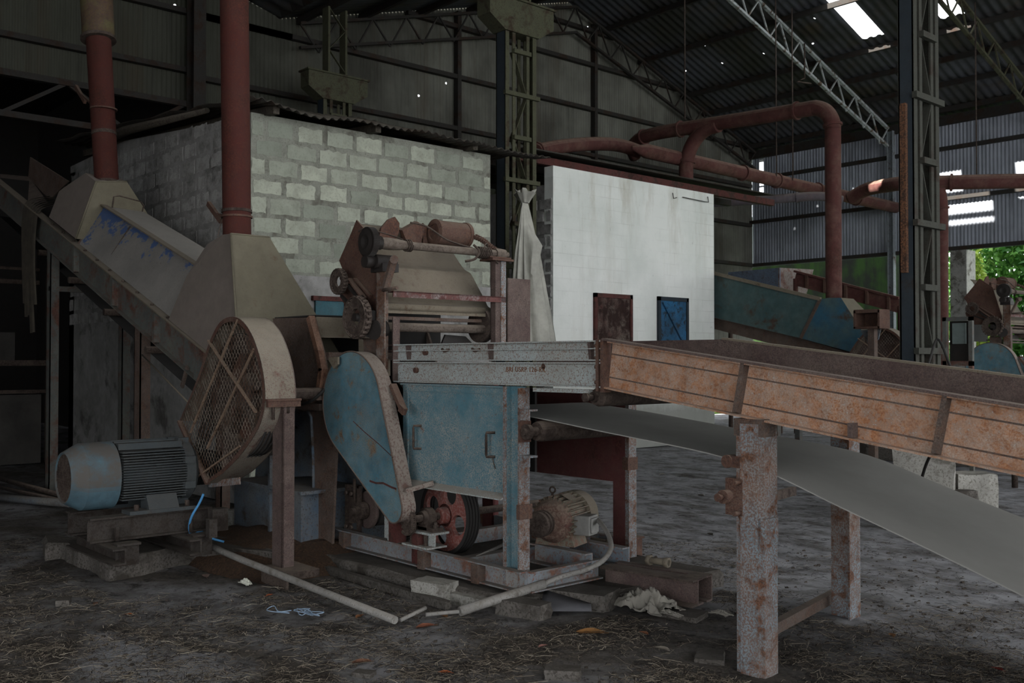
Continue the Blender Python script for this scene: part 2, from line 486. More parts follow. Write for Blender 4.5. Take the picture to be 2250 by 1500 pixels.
for yy in (24.1, 23.1, 22.2, 21.25, 19.5, 18.06):
    part('purlin', MB().bar(V(XG, yy, roofz(yy)-.09), V(XE, yy, roofz(yy)-.09), .07, .12), M_PURLIN, ceiling)
for yy in (9.6, 11, 12.4, 13.8, 15.2, 8.4, 7, 5.6, 4.2, 2.8):
    part('purlin', MB().bar(V(XG, yy, roofz(yy)-.09), V(XE, yy, roofz(yy)-.09), .08, .13), M_PURLIN, ceiling)

part('valley_gutter', MB().prism([V(XG, YV-.35, 8.16), V(XG, YV, 8.06), V(XG, YV+.35, 8.16), V(XG, YV, 7.98)], (XE-XG,0,0)), M_PURLIN, ceiling)
part('ridge_cap', MB().prism([V(XG, YR-.3, roofz(YR)-.06), V(XG, YR, roofz(YR)+.06), V(XG, YR+.3, roofz(YR)-.06), V(XG, YR, roofz(YR)+.03)], (XE-XG,0,0)), M_ROOF, ceiling)
# --- roof trusses
def truss(x, mat, label):
    t = thing('roof_truss', label, 'truss', (x, YS-.3, 7.4), 'roof trusses', 'structure')
    for name, y0, y1 in (('right_rafter', YS-.2, YR), ('left_rafter', YV+.3, YR)):
        m = MB(); top = lambda y: roofz(y)-.18; dep = .62
        a = V(x, y0, top(y0)); b = V(x, y1, top(y1)); d = V(0, 0, -dep)
        m.bar(a, b, .08, .055); m.bar(a+d*.75, b+d, .08, .055)
        nseg = 9
        for i in range(nseg):
            p = a.lerp(b, i/nseg); q = a.lerp(b, (i+.5)/nseg); r = a.lerp(b, (i+1)/nseg)
            m.bar(p, q+d*.95, .03, .03); m.bar(q+d*.95, r, .03, .03)
        part('rafter', m, mat, t)
    return t
truss(-16.75, M_PURLIN, 'dark roof truss against the far gable wall')
truss(-12.7, M_TRUSS, 'pale lattice roof truss coming down to the side wall')
truss(-9.0, M_STEEL, 'greenish roof truss at the upper right, nearer than the pale one')

# --- lattice columns of the crane row
def lattice_column(x, y, label, hx=.1, hy=.3, M_STEEL=M_STEEL):
    t = thing('lattice_column', label, 'column', (x, y, 0), 'lattice crane columns')
    for s, mt in ((-1, M_STEEL_BLUE), (1, M_STEEL)):
        yo = y+s*(hy-.012); yi = y+s*hy*.45
        part('side_plate', MB().box((x-hx, yo-.012, 0), (x+hx, yo+.012, 6.3)), mt, t)
        for f in (1, -1):
            a, b = sorted((x+f*(hx-.015), x+f*(hx+.005)))
            part('chord', MB().box((a, yo-s*.058, 0), (b, yo+s*.012, 6.3)), M_STEEL, t)
            part('chord', MB().box((a, yi-.028, 0), (b, yi+.028, 6.3)), M_STEEL, t)
    z = .35; k = 0
    while z < 6.1:
        w = hy*1.12 if k % 2 == 0 else hy*.55
        part('lattice_bar', MB().box((x+hx, y-w, z-.03), (x+hx+.05, y+w, z+.03)), M_STEEL, t)
        if z+.62 < 6.2:
            s = 1 if k % 2 else -1
            part('diagonal', MB().bar(V(x+hx*.5, y-s*hy*.45, z), V(x+hx*.5, y+s*hy*.45, z+.62), .012, .08, (1,0,0)), M_STEEL, t)
        z += .62; k += 1
    part('corbel', MB().prism([V(x-hx-.04, y-.62, 6.38), V(x-hx-.04, y-.62, 6.66), V(x-hx-.04, y+.62, 6.66), V(x-hx-.04, y+.62, 6.38), V(x-hx-.04, y+.33, 6.2), V(x-hx-.04, y-.33, 6.2)], (2*hx+.08,0,0)), M_STEEL, t)
    part('corbel_cap', MB().box((x-hx-.07, y-.65, 6.66), (x+hx+.07, y+.65, 6.69)), M_STEEL, t)
    for q in (-.18, .18): part('upper_chord', MB().box((x-hx, y+q-.02, 6.69), (x+hx, y+q+.02, 7.9)), M_STEEL, t)
    zz = 6.75; k = 0
    while zz < 7.6:
        s = 1 if k % 2 else -1
        part('diagonal', MB().bar(V(x+.06, y-s*.17, zz), V(x+.06, y+s*.17, zz+.38), .012, .05, (1,0,0)), M_STEEL, t); zz += .38; k += 1
    return t
lattice_column(-15.66, 9.6, 'lattice column with corbel behind the grey block building')
lattice_column(-10.7, 9.6, 'tall green lattice column between the grey and white buildings')
colC = lattice_column(-4.67, 9.56, 'dark lattice column behind the orange conveyor trough', .076, .262, paint('dark_grey_steel', '#3b3c35', '#2b211a', amt=.3, sc=3, speck=.3, dust=.3, dustc='#4d4a42'))
# rusted angle strip bolted on the nearest column
part('rusted_angle', MB().box((-4.715, 9.255, 2.35), (-4.655, 9.297, 4.0)), paint('orange_rust_strip', '#6d4a33', '#2d2420', amt=.3, sc=8, speck=.5, dust=.1), colC, 'orange rusted angle strip')
# ================================================================ BUILDINGS IN THE SHED
def mat_block(name, a, b, dark, stain=.3):
    n = NT(name)
    g = n.n('ShaderNodeNewGeometry'); rnd = g.outputs['Random Per Island']
    c = n.mix(rnd, a, b)
    c = n.mix(n.math('MULTIPLY', n.step(n.noise(5, 6, .7), .42, .7), stain), c, dark)
    c = n.mix(n.math('MULTIPLY', n.step(n.noise(40, 4, .7), .55, .7), .35), c, dark)
    n.bump(n.noise(55, 4, .7), .5, .006)
    return n.done(c, .95)
M_BLOCK = mat_block('pale_block', '#7c8175', '#a9ac9c', '#5f6055', .45)
M_MORTAR = paint('rough_mortar', '#84857a', '#66655b', amt=.35, sc=4, speck=.3, dust=0)
M_BLOCKG = mat_block('grey_block', '#93918d', '#a6a4a0', '#4a4845', .8)
M_RENDER = paint('grey_render', '#959390', '#54524e', amt=.3, sc=1.6, speck=.15, dust=.3, dustc='#7a7772', base2='#7d7b77')
M_ROOFDARK = paint('dark_roof_sheet', '#3b3833', '#2a1d16', amt=.4, sc=3, speck=.3, dust=.5, dustc='#5b564c')
M_TIMBER = paint('old_timber', '#4a443b', '#2a241e', amt=.4, sc=6, speck=.4, dust=.4)
M_TEAL = paint('teal_paint', '#527a85', '#5c4038', amt=.18, sc=12, speck=.24, dust=.45, dustc='#98958d', base2='#4c7480', var=.2, ssc=100, film=.95)
M_REDFRAME = paint('red_oxide', '#552e2a', '#35201b', amt=.4, sc=6, speck=.3, dust=.2)

XB = -9.4; YB0 = 4.77; YB1 = 8.0; XB1 = -14.98
bb = thing('block_building', 'grey block building with a low dark sheet roof behind the machine', 'building', (XB, YB0, 0))
# right-hand wall: mortar sheet with proud blocks
part('wall', MB().box((XB-.2, YB0, 0), (XB, YB1, 4.05)), M_MORTAR, bb)
def blocks(axis, fixed, a0, a1, z0, z1, sgn, ztop=None, ch=.2, cw=.405, proud=.012):
    m = MB(); row = 0; z = z0
    rnd = random.Random(3)
    while z+ch*.6 < z1:
        a = a0-(cw/2 if row % 2 else 0)+rnd.uniform(-.03, .03)
        while a < a1:
            w = cw*rnd.uniform(.86, 1.02); g1 = rnd.uniform(.035, .075)
            p0 = max(a0, a+g1*.4); p1 = min(a1, a+w-g1*.6)
            top = min(z+ch-rnd.uniform(.03, .055), (ztop(p0) if ztop else z1))
            if p1-p0 > .07 and top-z > .06:
                # ragged outline
                pts = []
                zz0 = z+rnd.uniform(.0, .012); n_ = 7
                for i in range(n_): pts.append((p0+(p1-p0)*i/(n_-1), zz0+rnd.uniform(-.006, .008)))
                for i in range(3): pts.append((p1+rnd.uniform(-.008, .008), zz0+(top-zz0)*(i+1)/4))
                for i in range(n_): pts.append((p1-(p1-p0)*i/(n_-1), top+rnd.uniform(-.012, .012)))
                for i in range(3): pts.append((p0+rnd.uniform(-.008, .008), top-(top-zz0)*(i+1)/4))
                pr = proud*rnd.uniform(.4, 1.2)
                if axis == 'x': P = [V(fixed-.004*sgn, q, zq) for q, zq in pts]; vec = (sgn*(pr+.004), 0, 0)
                else: P = [V(q, fixed-.004*sgn, zq) for q, zq in pts]; vec = (0, sgn*(pr+.004), 0)
                m.prism(P, vec)
            a += w
        z += ch; row += 1
    return m
part('block_courses', blocks('x', XB, YB0+.01, YB1-.01, 2.42, 4.04, 1, proud=.005), M_BLOCK, bb, 'pale grey blocks laid in thick mortar')
part('plaster_band', MB().box((XB, YB0+.25, 0), (XB+.018, YB1, 2.4)), M_RENDER, bb, 'smooth grey plaster of the lower wall')
# the corner return of lower courses beside the plaster
part('corner_courses', blocks('x', XB, YB0+.01, YB0+.26, .1, 2.42, 1, proud=.005), M_BLOCK, bb)
ztop = lambda x: 4.02+.33*min(1, (XB-x)/3.5)
lw = MB().prism([V(XB-.2, YB0, 0), V(XB1, YB0, 0), V(XB1, YB0, 4.3), V(-12.9, YB0, 4.33), V(XB-.2, YB0, 4.03)], (0,.2,0))
part('wall', lw, M_RENDER, bb, 'dark grey stained side wall')
part('block_courses', blocks('y', YB0, XB1+.02, XB-.02, 2.0, 4.3, -1, lambda x: ztop(x)-.02, proud=.004), M_BLOCKG, bb, 'dark stained blocks')
part('wall', MB().box((XB1, YB1-.2, 0), (XB-.2, YB1, 4.0)).box((XB1, YB0, 0), (XB1+.2, YB1, 4.2)), M_RENDER, bb)
# pilaster ribs on the rendered lower part
# roof: curled corrugated sheets
rs = MB()
def broof(u, v, w):
    z = 4.14+.09*(-9.2-u)
    e = max(0, u+9.6)
    z += .05*mn.noise(V(u*2.2, v*1.4, 1))*(1+2*e) - .1*e
    return V(u, v, z+w)
NV = 30
rows = []
for i in range(25):
    u = -15.2+(-9.08+15.2)*i/24
    rows.append([broof(u+(.12*mn.noise(V(0, v*1.7, 4)) if i == 24 else 0), v, .016*math.sin(2*PI*v/.1)) for v in [4.62+(8.75-4.62)*j/180 for j in range(181)]])
rs.grid(rows)
o = part('roof_sheet', rs, M_ROOFDARK, bb)
md = o.modifiers.new('t', 'SOLIDIFY'); md.thickness = .006
for y in (4.95, 6.2, 7.6): part('roof_timber', MB().bar(V(-9.2, y, 4.07), V(-14.9, y, 4.5), .07, .09), M_TIMBER, bb)
part('eave_log', MB().tube([V(-10.2,4.66,4.2), V(-12.4,4.62,4.36), V(-12.95,4.6,4.36)], [.03,.06,.07], 8), M_TIMBER, bb, 'round log end sticking out under the roof edge')
# a blue shutter low on the right wall
win = [oX(685,650,XB), oX(740,650,XB)]
y0, y1, zt = win[0].y, win[1].y+.06, win[0].z
sh = part('shutter', MB().box((XB+.02, y0+.02, zt-.7), (XB+.05, y1, zt-.05)), paint('dark_teal_shutter', '#3b626c', '#3a3028', amt=.2, sc=4, speck=.2, dust=.3), bb, 'teal painted shutter')
part('shutter_frame', MB().box((XB+.02, y0-.02, zt-.05), (XB+.07, y1+.06, zt)).box((XB+.02, y1, zt-.7), (XB+.07, y1+.06, zt)), M_REDFRAME, bb, 'dark red frame')

# white painted building
XW = -11.3; YW0 = 10.92; YW1 = 15.07; ZW = 4.58
n = NT('white_painted_block')
mp = n.n('ShaderNodeSeparateXYZ'); n.put(mp.inputs[0], n.coord()); cb = n.n('ShaderNodeCombineXYZ'); n.put(cb.inputs[0], mp.outputs[1]); n.put(cb.inputs[1], mp.outputs[2])
bt = n.n('ShaderNodeTexBrick'); n.put(bt.inputs['Vector'], cb.outputs[0]); bt.inputs['Scale'].default_value = 1
bt.inputs['Brick Width'].default_value = .4; bt.inputs['Row Height'].default_value = .2; bt.inputs['Mortar Size'].default_value = .006; bt.inputs['Mortar Smooth'].default_value = .6
st = n.step(n.noise(1, 6, .7, n.scaled((1, 2.5, .5))), .5, .75)
hi = n.step(mp.outputs[2], 3.3, 4.6)
c = n.mix(n.step(n.noise(.9, 5, .6), .4, .65), '#e3e5df', '#d3d7d0')
c = n.mix(n.math('MULTIPLY', st, n.math('ADD', n.math('MULTIPLY', hi, .6), .2)), c, '#9a8f74')
c = n.mix(n.math('MULTIPLY', n.step(n.noise(7, 7, .8, n.scaled((1, 1, .8))), .63, .7), .5), c, '#6b675c')
c = n.mix(n.math('MULTIPLY', n.step(n.math('ADD', mp.outputs[2], n.math('MULTIPLY', n.noise(2.5, 5, .7), .6)), 1.75, .9), .75), c, '#55544c')
lj = n.math('MULTIPLY', bt.outputs['Fac'], n.step(n.noise(1.1, 3, .5), .45, .65))
c = n.mix(n.math('MULTIPLY', lj, .28), c, '#8b8a7c')
n.bump(n.math('ADD', n.math('MULTIPLY', bt.outputs['Fac'], -.6), n.noise(20, 4, .6)), .35, .01)
M_WHITE = n.done(c, .9)
wb = thing('white_building', 'white painted block building with two small doors behind the machine', 'building', (XW, YW0, 0))
part('wall', MB().box((XW-.2, YW0, 0), (XW, YW1, ZW)), M_WHITE, wb)
part('wall', MB().box((-16.5, YW0, 0), (XW-.21, YW0+.2, 4.3)).box((-16.5, YW1-.2, 0), (XW-.21, YW1, 4.3)), M_RENDER, wb, 'bare dark block side wall')
part('block_edge', blocks('y', YW0, -12.6, XW-.03, .1, 4.2, -1, proud=.03), M_BLOCKG, wb, 'ragged dark block ends at the corner')
for i, (px0, px1, py) in enumerate(((1303,1386,643),(1443,1509,651))):
    a = oX(px0, py, XW); b = oX(px1, py, XW); zt = a.z; zb = 1.05
    mt = (M_REDFRAME, M_TEAL)[i]
    fm = MB().box((XW-.02, a.y, zb), (XW+.05, a.y+.06, zt)).box((XW-.02, b.y-.06, zb), (XW+.05, b.y, zt)).box((XW-.02, a.y, zt-.07), (XW+.05, b.y, zt))
    d = MB(); corr_strip(d, lambda u, v, w: V(XW+.022+w, u, v), a.y+.06, b.y-.06, lambda u: zb, lambda u: zt-.07, .11, .014) if i == 0 else d.box((XW, a.y+.06, zb), (XW+.03, b.y-.06, zt-.07))
    if i: d.bar(V(XW+.035, a.y+.1, zt-.1), V(XW+.035, b.y-.1, zt-.9), .012, .06, (1,0,0))
    dd = part('door', d, paint('rusty_door_sheet', '#4a2a25', '#2b1a15', amt=.5, sc=4, speck=.4, dust=.1, base2='#6e655c') if i == 0 else paint('blue_door', '#2f6a92', '#263038', amt=.35, sc=7, speck=.3, dust=.2, base2='#274a63'), wb, ('rust brown corrugated door', 'blue plank door')[i])
    part('door_frame', fm, mt if i == 0 else M_STEEL_BLUE, dd)
for k, (x, z) in enumerate(((-11.45, 4.66), (-12.5, 4.78), (-13.6, 4.9), (-14.7, 5.02))):
    part('roof_purlin', MB().bar(V(x, 10.3, z), V(x, 17.2, z), .1, .12), M_REDFRAME if k == 0 else M_PURLIN, wb)
part('roof_sheet', MB().prism([V(-11.2, 10.3, 4.75), V(-16.6, 10.3, 5.3), V(-16.6, 10.3, 5.32), V(-11.2, 10.3, 4.77)], (0, 6.6, 0)), M_ROOFDARK, wb)
hk = MB()
hk.tube([oX(1478,424,XW+.02), oX(1480,436,XW+.06), oX(1487,434,XW+.06)], .008, 6)
hk.tube([oX(1555,432,XW+.02), oX(1557,444,XW+.06), oX(1549,443,XW+.06), oX(1500,433,XW+.03)], .008, 6)
part('wire_hook', hk, M_PURLIN, wb, 'bent wire hooks near the wall top')
# ================================================================ MATERIALS OF THE MACHINES
M_ORANGE = paint('orange_rusted_paint', '#a3a29b', '#86573b', '#a97a58', amt=.56, sc=18, speck=.74, dust=.5, dustc='#b3a496', var=.25, ssc=105, film=.5)
M_CHAN = paint('flaking_pale_paint', '#a9b3b2', '#5f4236', '#7d5a48', amt=.1, sc=16, speck=.38, dust=.55, dustc='#8f867c', var=.15, base2='#9da19c', ssc=110, film=.4)
M_POST = paint('rust_eaten_pale_paint', '#81929a', '#3f2f28', '#7f573f', amt=.4, sc=11, speck=.5, dust=.3, dustc='#80766f', var=.35, base2='#8a8079', ssc=100, film=.1)
M_PURP = paint('dusty_purple_rust', '#4d3f3d', '#3a2c2b', '#64534d', amt=.4, sc=20, speck=.6, dust=.4, dustc='#84796e', ssc=120, film=.35)
M_BELT = plain('grey_rubber_belt', '#96948e', .9, var=.22, sc=1.2, bump=.08)
M_BELTD = plain('dark_rubber', '#33312f', .8, var=.4, sc=4)
M_BROWN = paint('brown_dusty_steel', '#564841', '#3b2c26', '#61493b', amt=.4, sc=8, speck=.4, dust=.45, dustc='#80746a', base2='#4a3f39', film=.4)
M_BEIGE = paint('beige_dusty_steel', '#716859', '#54443a', '#614c3a', amt=.22, sc=9, speck=.25, dust=.6, dustc='#7c7367', var=.25, film=.4)
M_RUST = paint('red_brown_rust', '#50362d', '#60402f', '#3b2b2a', amt=.5, sc=4, speck=.5, dust=.5, dustc='#7d6c5f', film=.35)
M_GREASE = plain('greasy_black_steel', '#2a2522', .6, var=.5)
M_OLDIRON = paint('old_brown_iron', '#4b4039', '#2f2520', amt=.4, sc=9, speck=.45, dust=.5, dustc='#7a6d62')
M_HOODF = paint('dust_and_light_pink_grey', '#746a63', '#5d463a', amt=.12, sc=6, speck=.12, dust=.5, dustc='#857c73', var=.2, base2='#70675f')  # hood front: dust plus the light on this face, both in the colour
M_HOODR = paint('dust_and_light_olive', '#6e6857', '#5a4736', amt=.15, sc=3, speck=.15, dust=.5, dustc='#7b7567', var=.25, base2='#655f50')  # hood side: same sheet, its dust and its light put into the colour
M_COVER = paint('dusty_cover_sheet', '#8f8b85', '#4d4640', amt=.1, sc=10, speck=.1, dust=.5, dustc='#97928b', var=.15)
M_STACK = paint('red_oxide_pipe', '#451f1a', '#321815', '#50281d', amt=.45, sc=2, speck=.45, dust=.15, dustc='#6b5b4e', var=.3)
M_PIPE = paint('dull_red_pipe', '#54312d', '#38221f', '#5c3930', amt=.35, sc=2, speck=.3, dust=.55, dustc='#8d7768')
M_GREYB = paint('grey_green_channel', '#65665f', '#4a362d', '#6a4438', amt=.35, sc=3, speck=.3, dust=.4, dustc='#77726a', base2='#575a57')
M_BLUE = paint('dusty_blue_paint', '#4c5f70', '#40352e', amt=.3, sc=4, speck=.3, dust=.5, dustc='#6b645c', base2='#6a6a68', film=.6)
M_BASE = paint('blue_grey_base_paint', '#8b8a86', '#5f4036', '#855844', amt=.36, sc=5, speck=.35, dust=.6, dustc='#6d665e', base2='#76828c', film=.45)
M_PULLEY = paint('red_pulley_paint', '#84473f', '#5e332d', '#a08078', amt=.35, sc=7, speck=.45, dust=.25, dustc='#8c7f76')
M_CLOTH = plain('dirty_pale_cloth', '#8d887e', .9, var=.4, sc=4)

# ================================================================ INFEED CONVEYOR (orange trough)
Y0 = 4.08; Y1 = 5.2; XL = -5.86; XM = -3.84; XR = .2; SL = .124
ZT = 1.612; ZB = 1.345; ZMID = 1.492
cv = thing('infeed_conveyor', 'long orange rusted conveyor trough sloping down to the right on pale posts', 'conveyor', (XM, Y0, 0))
zt = lambda x: ZT if x < XM else ZT-SL*(x-XM)
zb = lambda x: ZB if x < XM else ZB-SL*(x-XM)-.02*(x-XM)/2.3
# level section: two channels one over the other (flanges outwards)
lv = MB().channel(V(XL, Y0+.05, ZMID+.004), V(XM, Y0+.05, ZMID+.004), ZT-ZMID-.004, .05, .008)
part('upper_channel', lv, M_CHAN, cv, 'pale upper channel of the level section')
lv = MB().channel(V(XL, Y0+.05, ZB), V(XM, Y0+.05, ZB), ZMID-ZB-.004, .05, .008)
part('lower_channel', lv, M_CHAN, cv, 'pale lower channel with rusted lettering')
part('rolled_edge', MB().box((XL, Y0+.003, ZT-.05), (XM, Y0+.012, ZT-.044)), M_CHAN, cv)
for x in (-5.72, -4.83, -3.95):
    part('stiffener', MB().prism([V(x, Y0+.05, ZMID), V(x, Y0+.05, ZT), V(x, Y0+.005, ZT), V(x, Y0+.02, ZMID)], (.02,0,0)), M_PURP, cv)
for x, z in ((-5.52, 1.553), (-5.63, 1.43)): part('bolt', MB().cyl(V(x, Y0+.045, z), V(x, Y0+.02, z), .02, n=10), M_RUST, cv)
for x in (-5.3, -4.98): part('bolt', MB().tube([V(x-.04, Y0+.038, 1.575), V(x-.01, Y0+.03, 1.56), V(x+.04, Y0+.035, 1.57)], .009, 6), M_RUST, cv)
# sloping section
def run(x0, x1, y, h0, h1, fl, flip, mat, name, label=None):
    a = V(x0, y, zt(x0)+h0); b = V(x1, y, zt(x1)+h0)
    m = MB().channel(a, b, h1-h0, fl, .009, flip=flip)
    return part(name, m, mat, cv, label)
hh = ZT-ZB
a = V(XM+.02, Y0+.05, zb(XM+.02)); b = V(XR, Y0+.05, zb(XR))
m = MB().channel(a, b, hh+.0, .055, .009); part('side_channel', m, M_ORANGE, cv, 'orange rusted sloping side channel')
part('top_lip', MB().bar(V(XM+.02, Y0+.02, zt(XM)+.004), V(XR, Y0+.02, zt(XR)-.03), .07, .012), M_PURP, cv)
part('edge_fold', MB().bar(V(XM+.03, Y0+.043, zt(XM)-.075), V(XR, Y0+.043, zt(XR)-.105), .006, .008).bar(V(XM+.03, Y0+.043, zb(XM)+.06), V(XR, Y0+.043, zb(XR)+.06), .006, .008), M_BROWN, cv)
for x in (-2.93, -1.93, -.9):
    part('stiffener', MB().prism([V(x-.02, Y0+.05, zb(x)+.01), V(x+.03, Y0+.05, zt(x)-.02), V(x+.03, Y0-.005, zt(x)-.012), V(x-.02, Y0-.005, zb(x)+.02)], (.022,0,0)), M_BROWN, cv, 'brown stiffener plate')
for x in (-2.33, -1.42): part('clip', MB().box((x, Y0-.005, zb(x)+.01), (x+.025, Y0+.05, zb(x)+.075)), M_PURP, cv)
# joint plate between level and sloping sections
part('joint_plate', MB().box((XM-.03, Y0-.01, ZB-.02), (XM-.012, Y0+.055, ZT+.005)).box((XM+.008, Y0-.012, ZB-.025), (XM+.028, Y0+.055, ZT+.005)), M_RUST, cv)
m = MB()
for z in (ZT-.03, ZT-.1, ZMID-.03, ZB+.03): m.bolt(V(XM-.032, Y0+.012, z), (-1,0,0), .012, .02)
part('joint_bolt', m, M_RUST, cv)
# far side wall and bed
fw = MB().prism([V(XL+.3, Y1, ZT-.2), V(XM, Y1, ZT-.2), V(XR, Y1, zt(XR)-.2), V(XR, Y1, zt(XR)+.03), V(XM, Y1, ZT+.02), V(XL+.3, Y1, ZT+.02)], (0, .012, 0))
part('far_side', fw, M_PURP, cv, 'dusty purple brown far side wall')
part('far_lip', MB().bar(V(XM, Y1+.025, ZT+.025), V(XR, Y1+.025, zt(XR)+.035), .06, .012), M_BEIGE, cv)
part('bed', MB().prism([V(XL+.1, Y0+.06, ZT-.16), V(XM, Y0+.06, ZT-.16), V(XR, Y0+.06, zt(XR)-.16), V(XR, Y0+.06, zt(XR)-.15), V(XM, Y0+.06, ZT-.15), V(XL+.1, Y0+.06, ZT-.15)], (0, Y1-Y0-.06, 0)), M_PURP, cv)
# underside flange (pale strip) and cross ties
part('flange_strip', MB().box((-4.42, Y0+.02, ZB-.035), (-3.95, Y0+.05, ZB-.012)), M_CHAN, cv, 'white peeling strip under the channel')
for x in (-3.3, -1.2): part('cross_tie', MB().bar(V(x, Y0+.05, zb(x)+.03), V(x, Y1, zb(x)+.03), .05, .06), M_RUST, cv)
# lettering rusted through the paint
def text_mesh(s, size, depth, origin, mat, parent, name, label=None):
    cu = bpy.data.curves.new(name, 'FONT'); cu.body = s; cu.size = size; cu.extrude = depth; cu.space_character = 1.12
    tmp = bpy.data.objects.new('tmp', cu); COL.objects.link(tmp)
    dg = bpy.context.evaluated_depsgraph_get(); dg.update()
    me = bpy.data.meshes.new_from_object(tmp.evaluated_get(dg))
    bpy.data.objects.remove(tmp)
    Mx = Matrix(((1,0,0),(0,0,-1),(0,1,0)))     # text x -> X, text y -> Z
    mb = MB(); mb.add([Vector(origin)+Mx @ v.co for v in me.vertices], [tuple(p.vertices) for p in me.polygons])
    bpy.data.meshes.remove(me)
    return part(name, mb, mat, parent, label)
M_LETTER = plain('rust_lettering', '#7a5138', .9, var=.6, sc=90)
text_mesh('BRI USRP 126-RR', .044, .0015, V(-4.69, Y0+.0405, 1.428), M_LETTER, cv, 'lettering', 'rust brown stencilled letters and numbers')
part('stamp', MB().cyl(V(-4.35, Y0+.0415, 1.462), V(-4.35, Y0+.039, 1.462), .017, n=14), M_RUST, cv, 'round rust stamp above the lettering')
# posts
def post(x, y, ztop, zbot, w, d, name='leg', label=None):
    m = MB()
    # H section: two flanges facing left and right, web between
    m.box((x-w/2, y-d/2, zbot), (x-w/2+.012, y+d/2, ztop)).box((x+w/2-.012, y-d/2, zbot), (x+w/2, y+d/2, ztop)).box((x-w/2, y-.006, zbot), (x+w/2, y+.006, ztop))
    return part(name, m, M_POST, cv, label)
PX = -2.83
pf = MB()
x0, x1, yf = PX-.1, PX+.06, Y0-.0
pf.box((x0, yf, -.05), (x0+.03, yf+.1, 1.02)).box((x0+.03, yf-.012, -.05), (x1-.028, yf+.012, 1.19)).box((x1-.028, yf, -.05), (x1, yf+.11, 1.19)).box((x0, yf, 1.0), (x0+.03, yf+.1, 1.19))
leg = part('leg', pf, M_POST, cv, 'pale rust-flecked front post')
part('splice_plate', MB().box((x1-.01, yf-.012, .62), (x1+.012, yf+.1, .74)), M_POST, leg)
part('head_plate', MB().box((x0-.01, yf-.005, 1.13), (x1+.005, yf+.09, 1.215)), M_BROWN, leg)
def lugs(z, r):
    m = MB().cyl(V(x0-.05, yf-.012, z), V(x0-.05, yf+.05, z), r, n=18).box((x0-.05, yf-.004, z-r*.9), (x0+.03, yf+.05, z+r*.9))
    return m
part('lug', lugs(1.0, .032), M_RUST, leg)
bl = MB().cyl(V(x0-.04, yf-.06, .83), V(x0-.04, yf+.08, .83), .034, n=18).cyl(V(x0-.04, yf-.1, .83), V(x0-.04, yf-.06, .83), .02, .012, n=14).box((x0-.055, yf-.014, .74), (x0+.045, yf+.03, .92))
part('bearing', bl, M_RUST, leg, 'rusted bearing on the post')
bt_ = MB()
for z in (.905, .755): bt_.bolt(V(x0+.03, yf-.012, z), (0,-1,0), .013, .05)
part('bolt', bt_, M_RUST, leg)
b = V(-3.1, 5.36, 0)
pr = MB().box((b.x-.075, b.y, -.05), (b.x+.06, b.y+.012, zb(b.x)+.05)).box((b.x+.05, b.y-.03, -.05), (b.x+.062, b.y+.09, zb(b.x)+.05))
pr_leg = part('leg', pr, M_POST, cv, 'pale blue rear post behind the grey belt')
part('floor_tie', MB().bar(oZ(1688, 1385, .05), oZ(1850, 1298, .08), .05, .06), M_BROWN, cv, 'rusted tie bar along the ground')
part('floor_tie', MB().bar(oZ(1680, 1095, .42), oZ(1745, 1078, .42), .04, .07), M_OLDIRON, cv)
part('leg', MB().cyl(oZ(2230, 1068, 0)-V(0,0,.03), V(oZ(2230,1068,0).x, oZ(2230,1068,0).y, 1.2), .035, n=12), M_OLDIRON, cv, 'round pipe leg at the far right')
# guide rollers of the belt under the machine end
def roller(x, y0, y1, z, r, mat, parent, name='roller', hub=.0):
    m = MB().lathe(V(x, y0, z), (0,1,0), [(0,0),(0,r*.55),(.02,r*.55),(.02,r*.8),(.05,r),(y1-y0-.05,r),(y1-y0-.02,r*.8),(y1-y0,r*.5),(y1-y0,0)], 24)
    m.cyl(V(x, y0-.05, z), V(x, y0, z), r*.35, n=14).cyl(V(x, y0-.065, z), V(x, y0-.05, z), r*.5, n=6).cyl(V(x, y1, z), V(x, y1+.06, z), r*.35, n=14)
    return part(name, m, mat, parent)
roller(-3.93, Y0+.03, 5.25, 1.29, .055, M_OLDIRON, cv, 'return_roller')

# ================================================================ slack grey belt under the trough
be = MB(); rows = []
prof = [(-5.05,1.195),(-4.49,1.145),(-3.7,1.065),(-2.96,.98),(-2.4,.81),(-1.6,.545),(-.9,.29),(-.4,.1),(.2,.03)]
cs = sm([V(x, 0, z) for x, z in prof], 6)
for p in cs:
    row = []
    for j in range(13):
        y = Y0+.125+(5.22-Y0-.125)*j/12
        t = j/12
        sag = .006*math.sin(PI*t)*min(1, max(0, (p.x+4.6)/1.5)); curl = .03*max(0, t-.8)/.2*min(1, max(0, (p.x+3.2)/1.5))
        row.append(V(p.x, y, p.z-sag+curl+.008*mn.noise(V(p.x*1.4, y*2, 7))))
    rows.append(row)
be.grid(rows); lo_ = [[p-V(0,0,.006) for p in r] for r in rows]; be.grid(lo_)
for j in (0, -1): be.grid([[r[j] for r in rows], [r[j] for r in lo_]], False)
be.grid([rows[0], lo_[0]], False).grid([rows[-1], lo_[-1]], False)
belt = solo('rubber_belt', be, M_BELT, 'slack grey rubber belt hanging under the orange trough', 'belt')
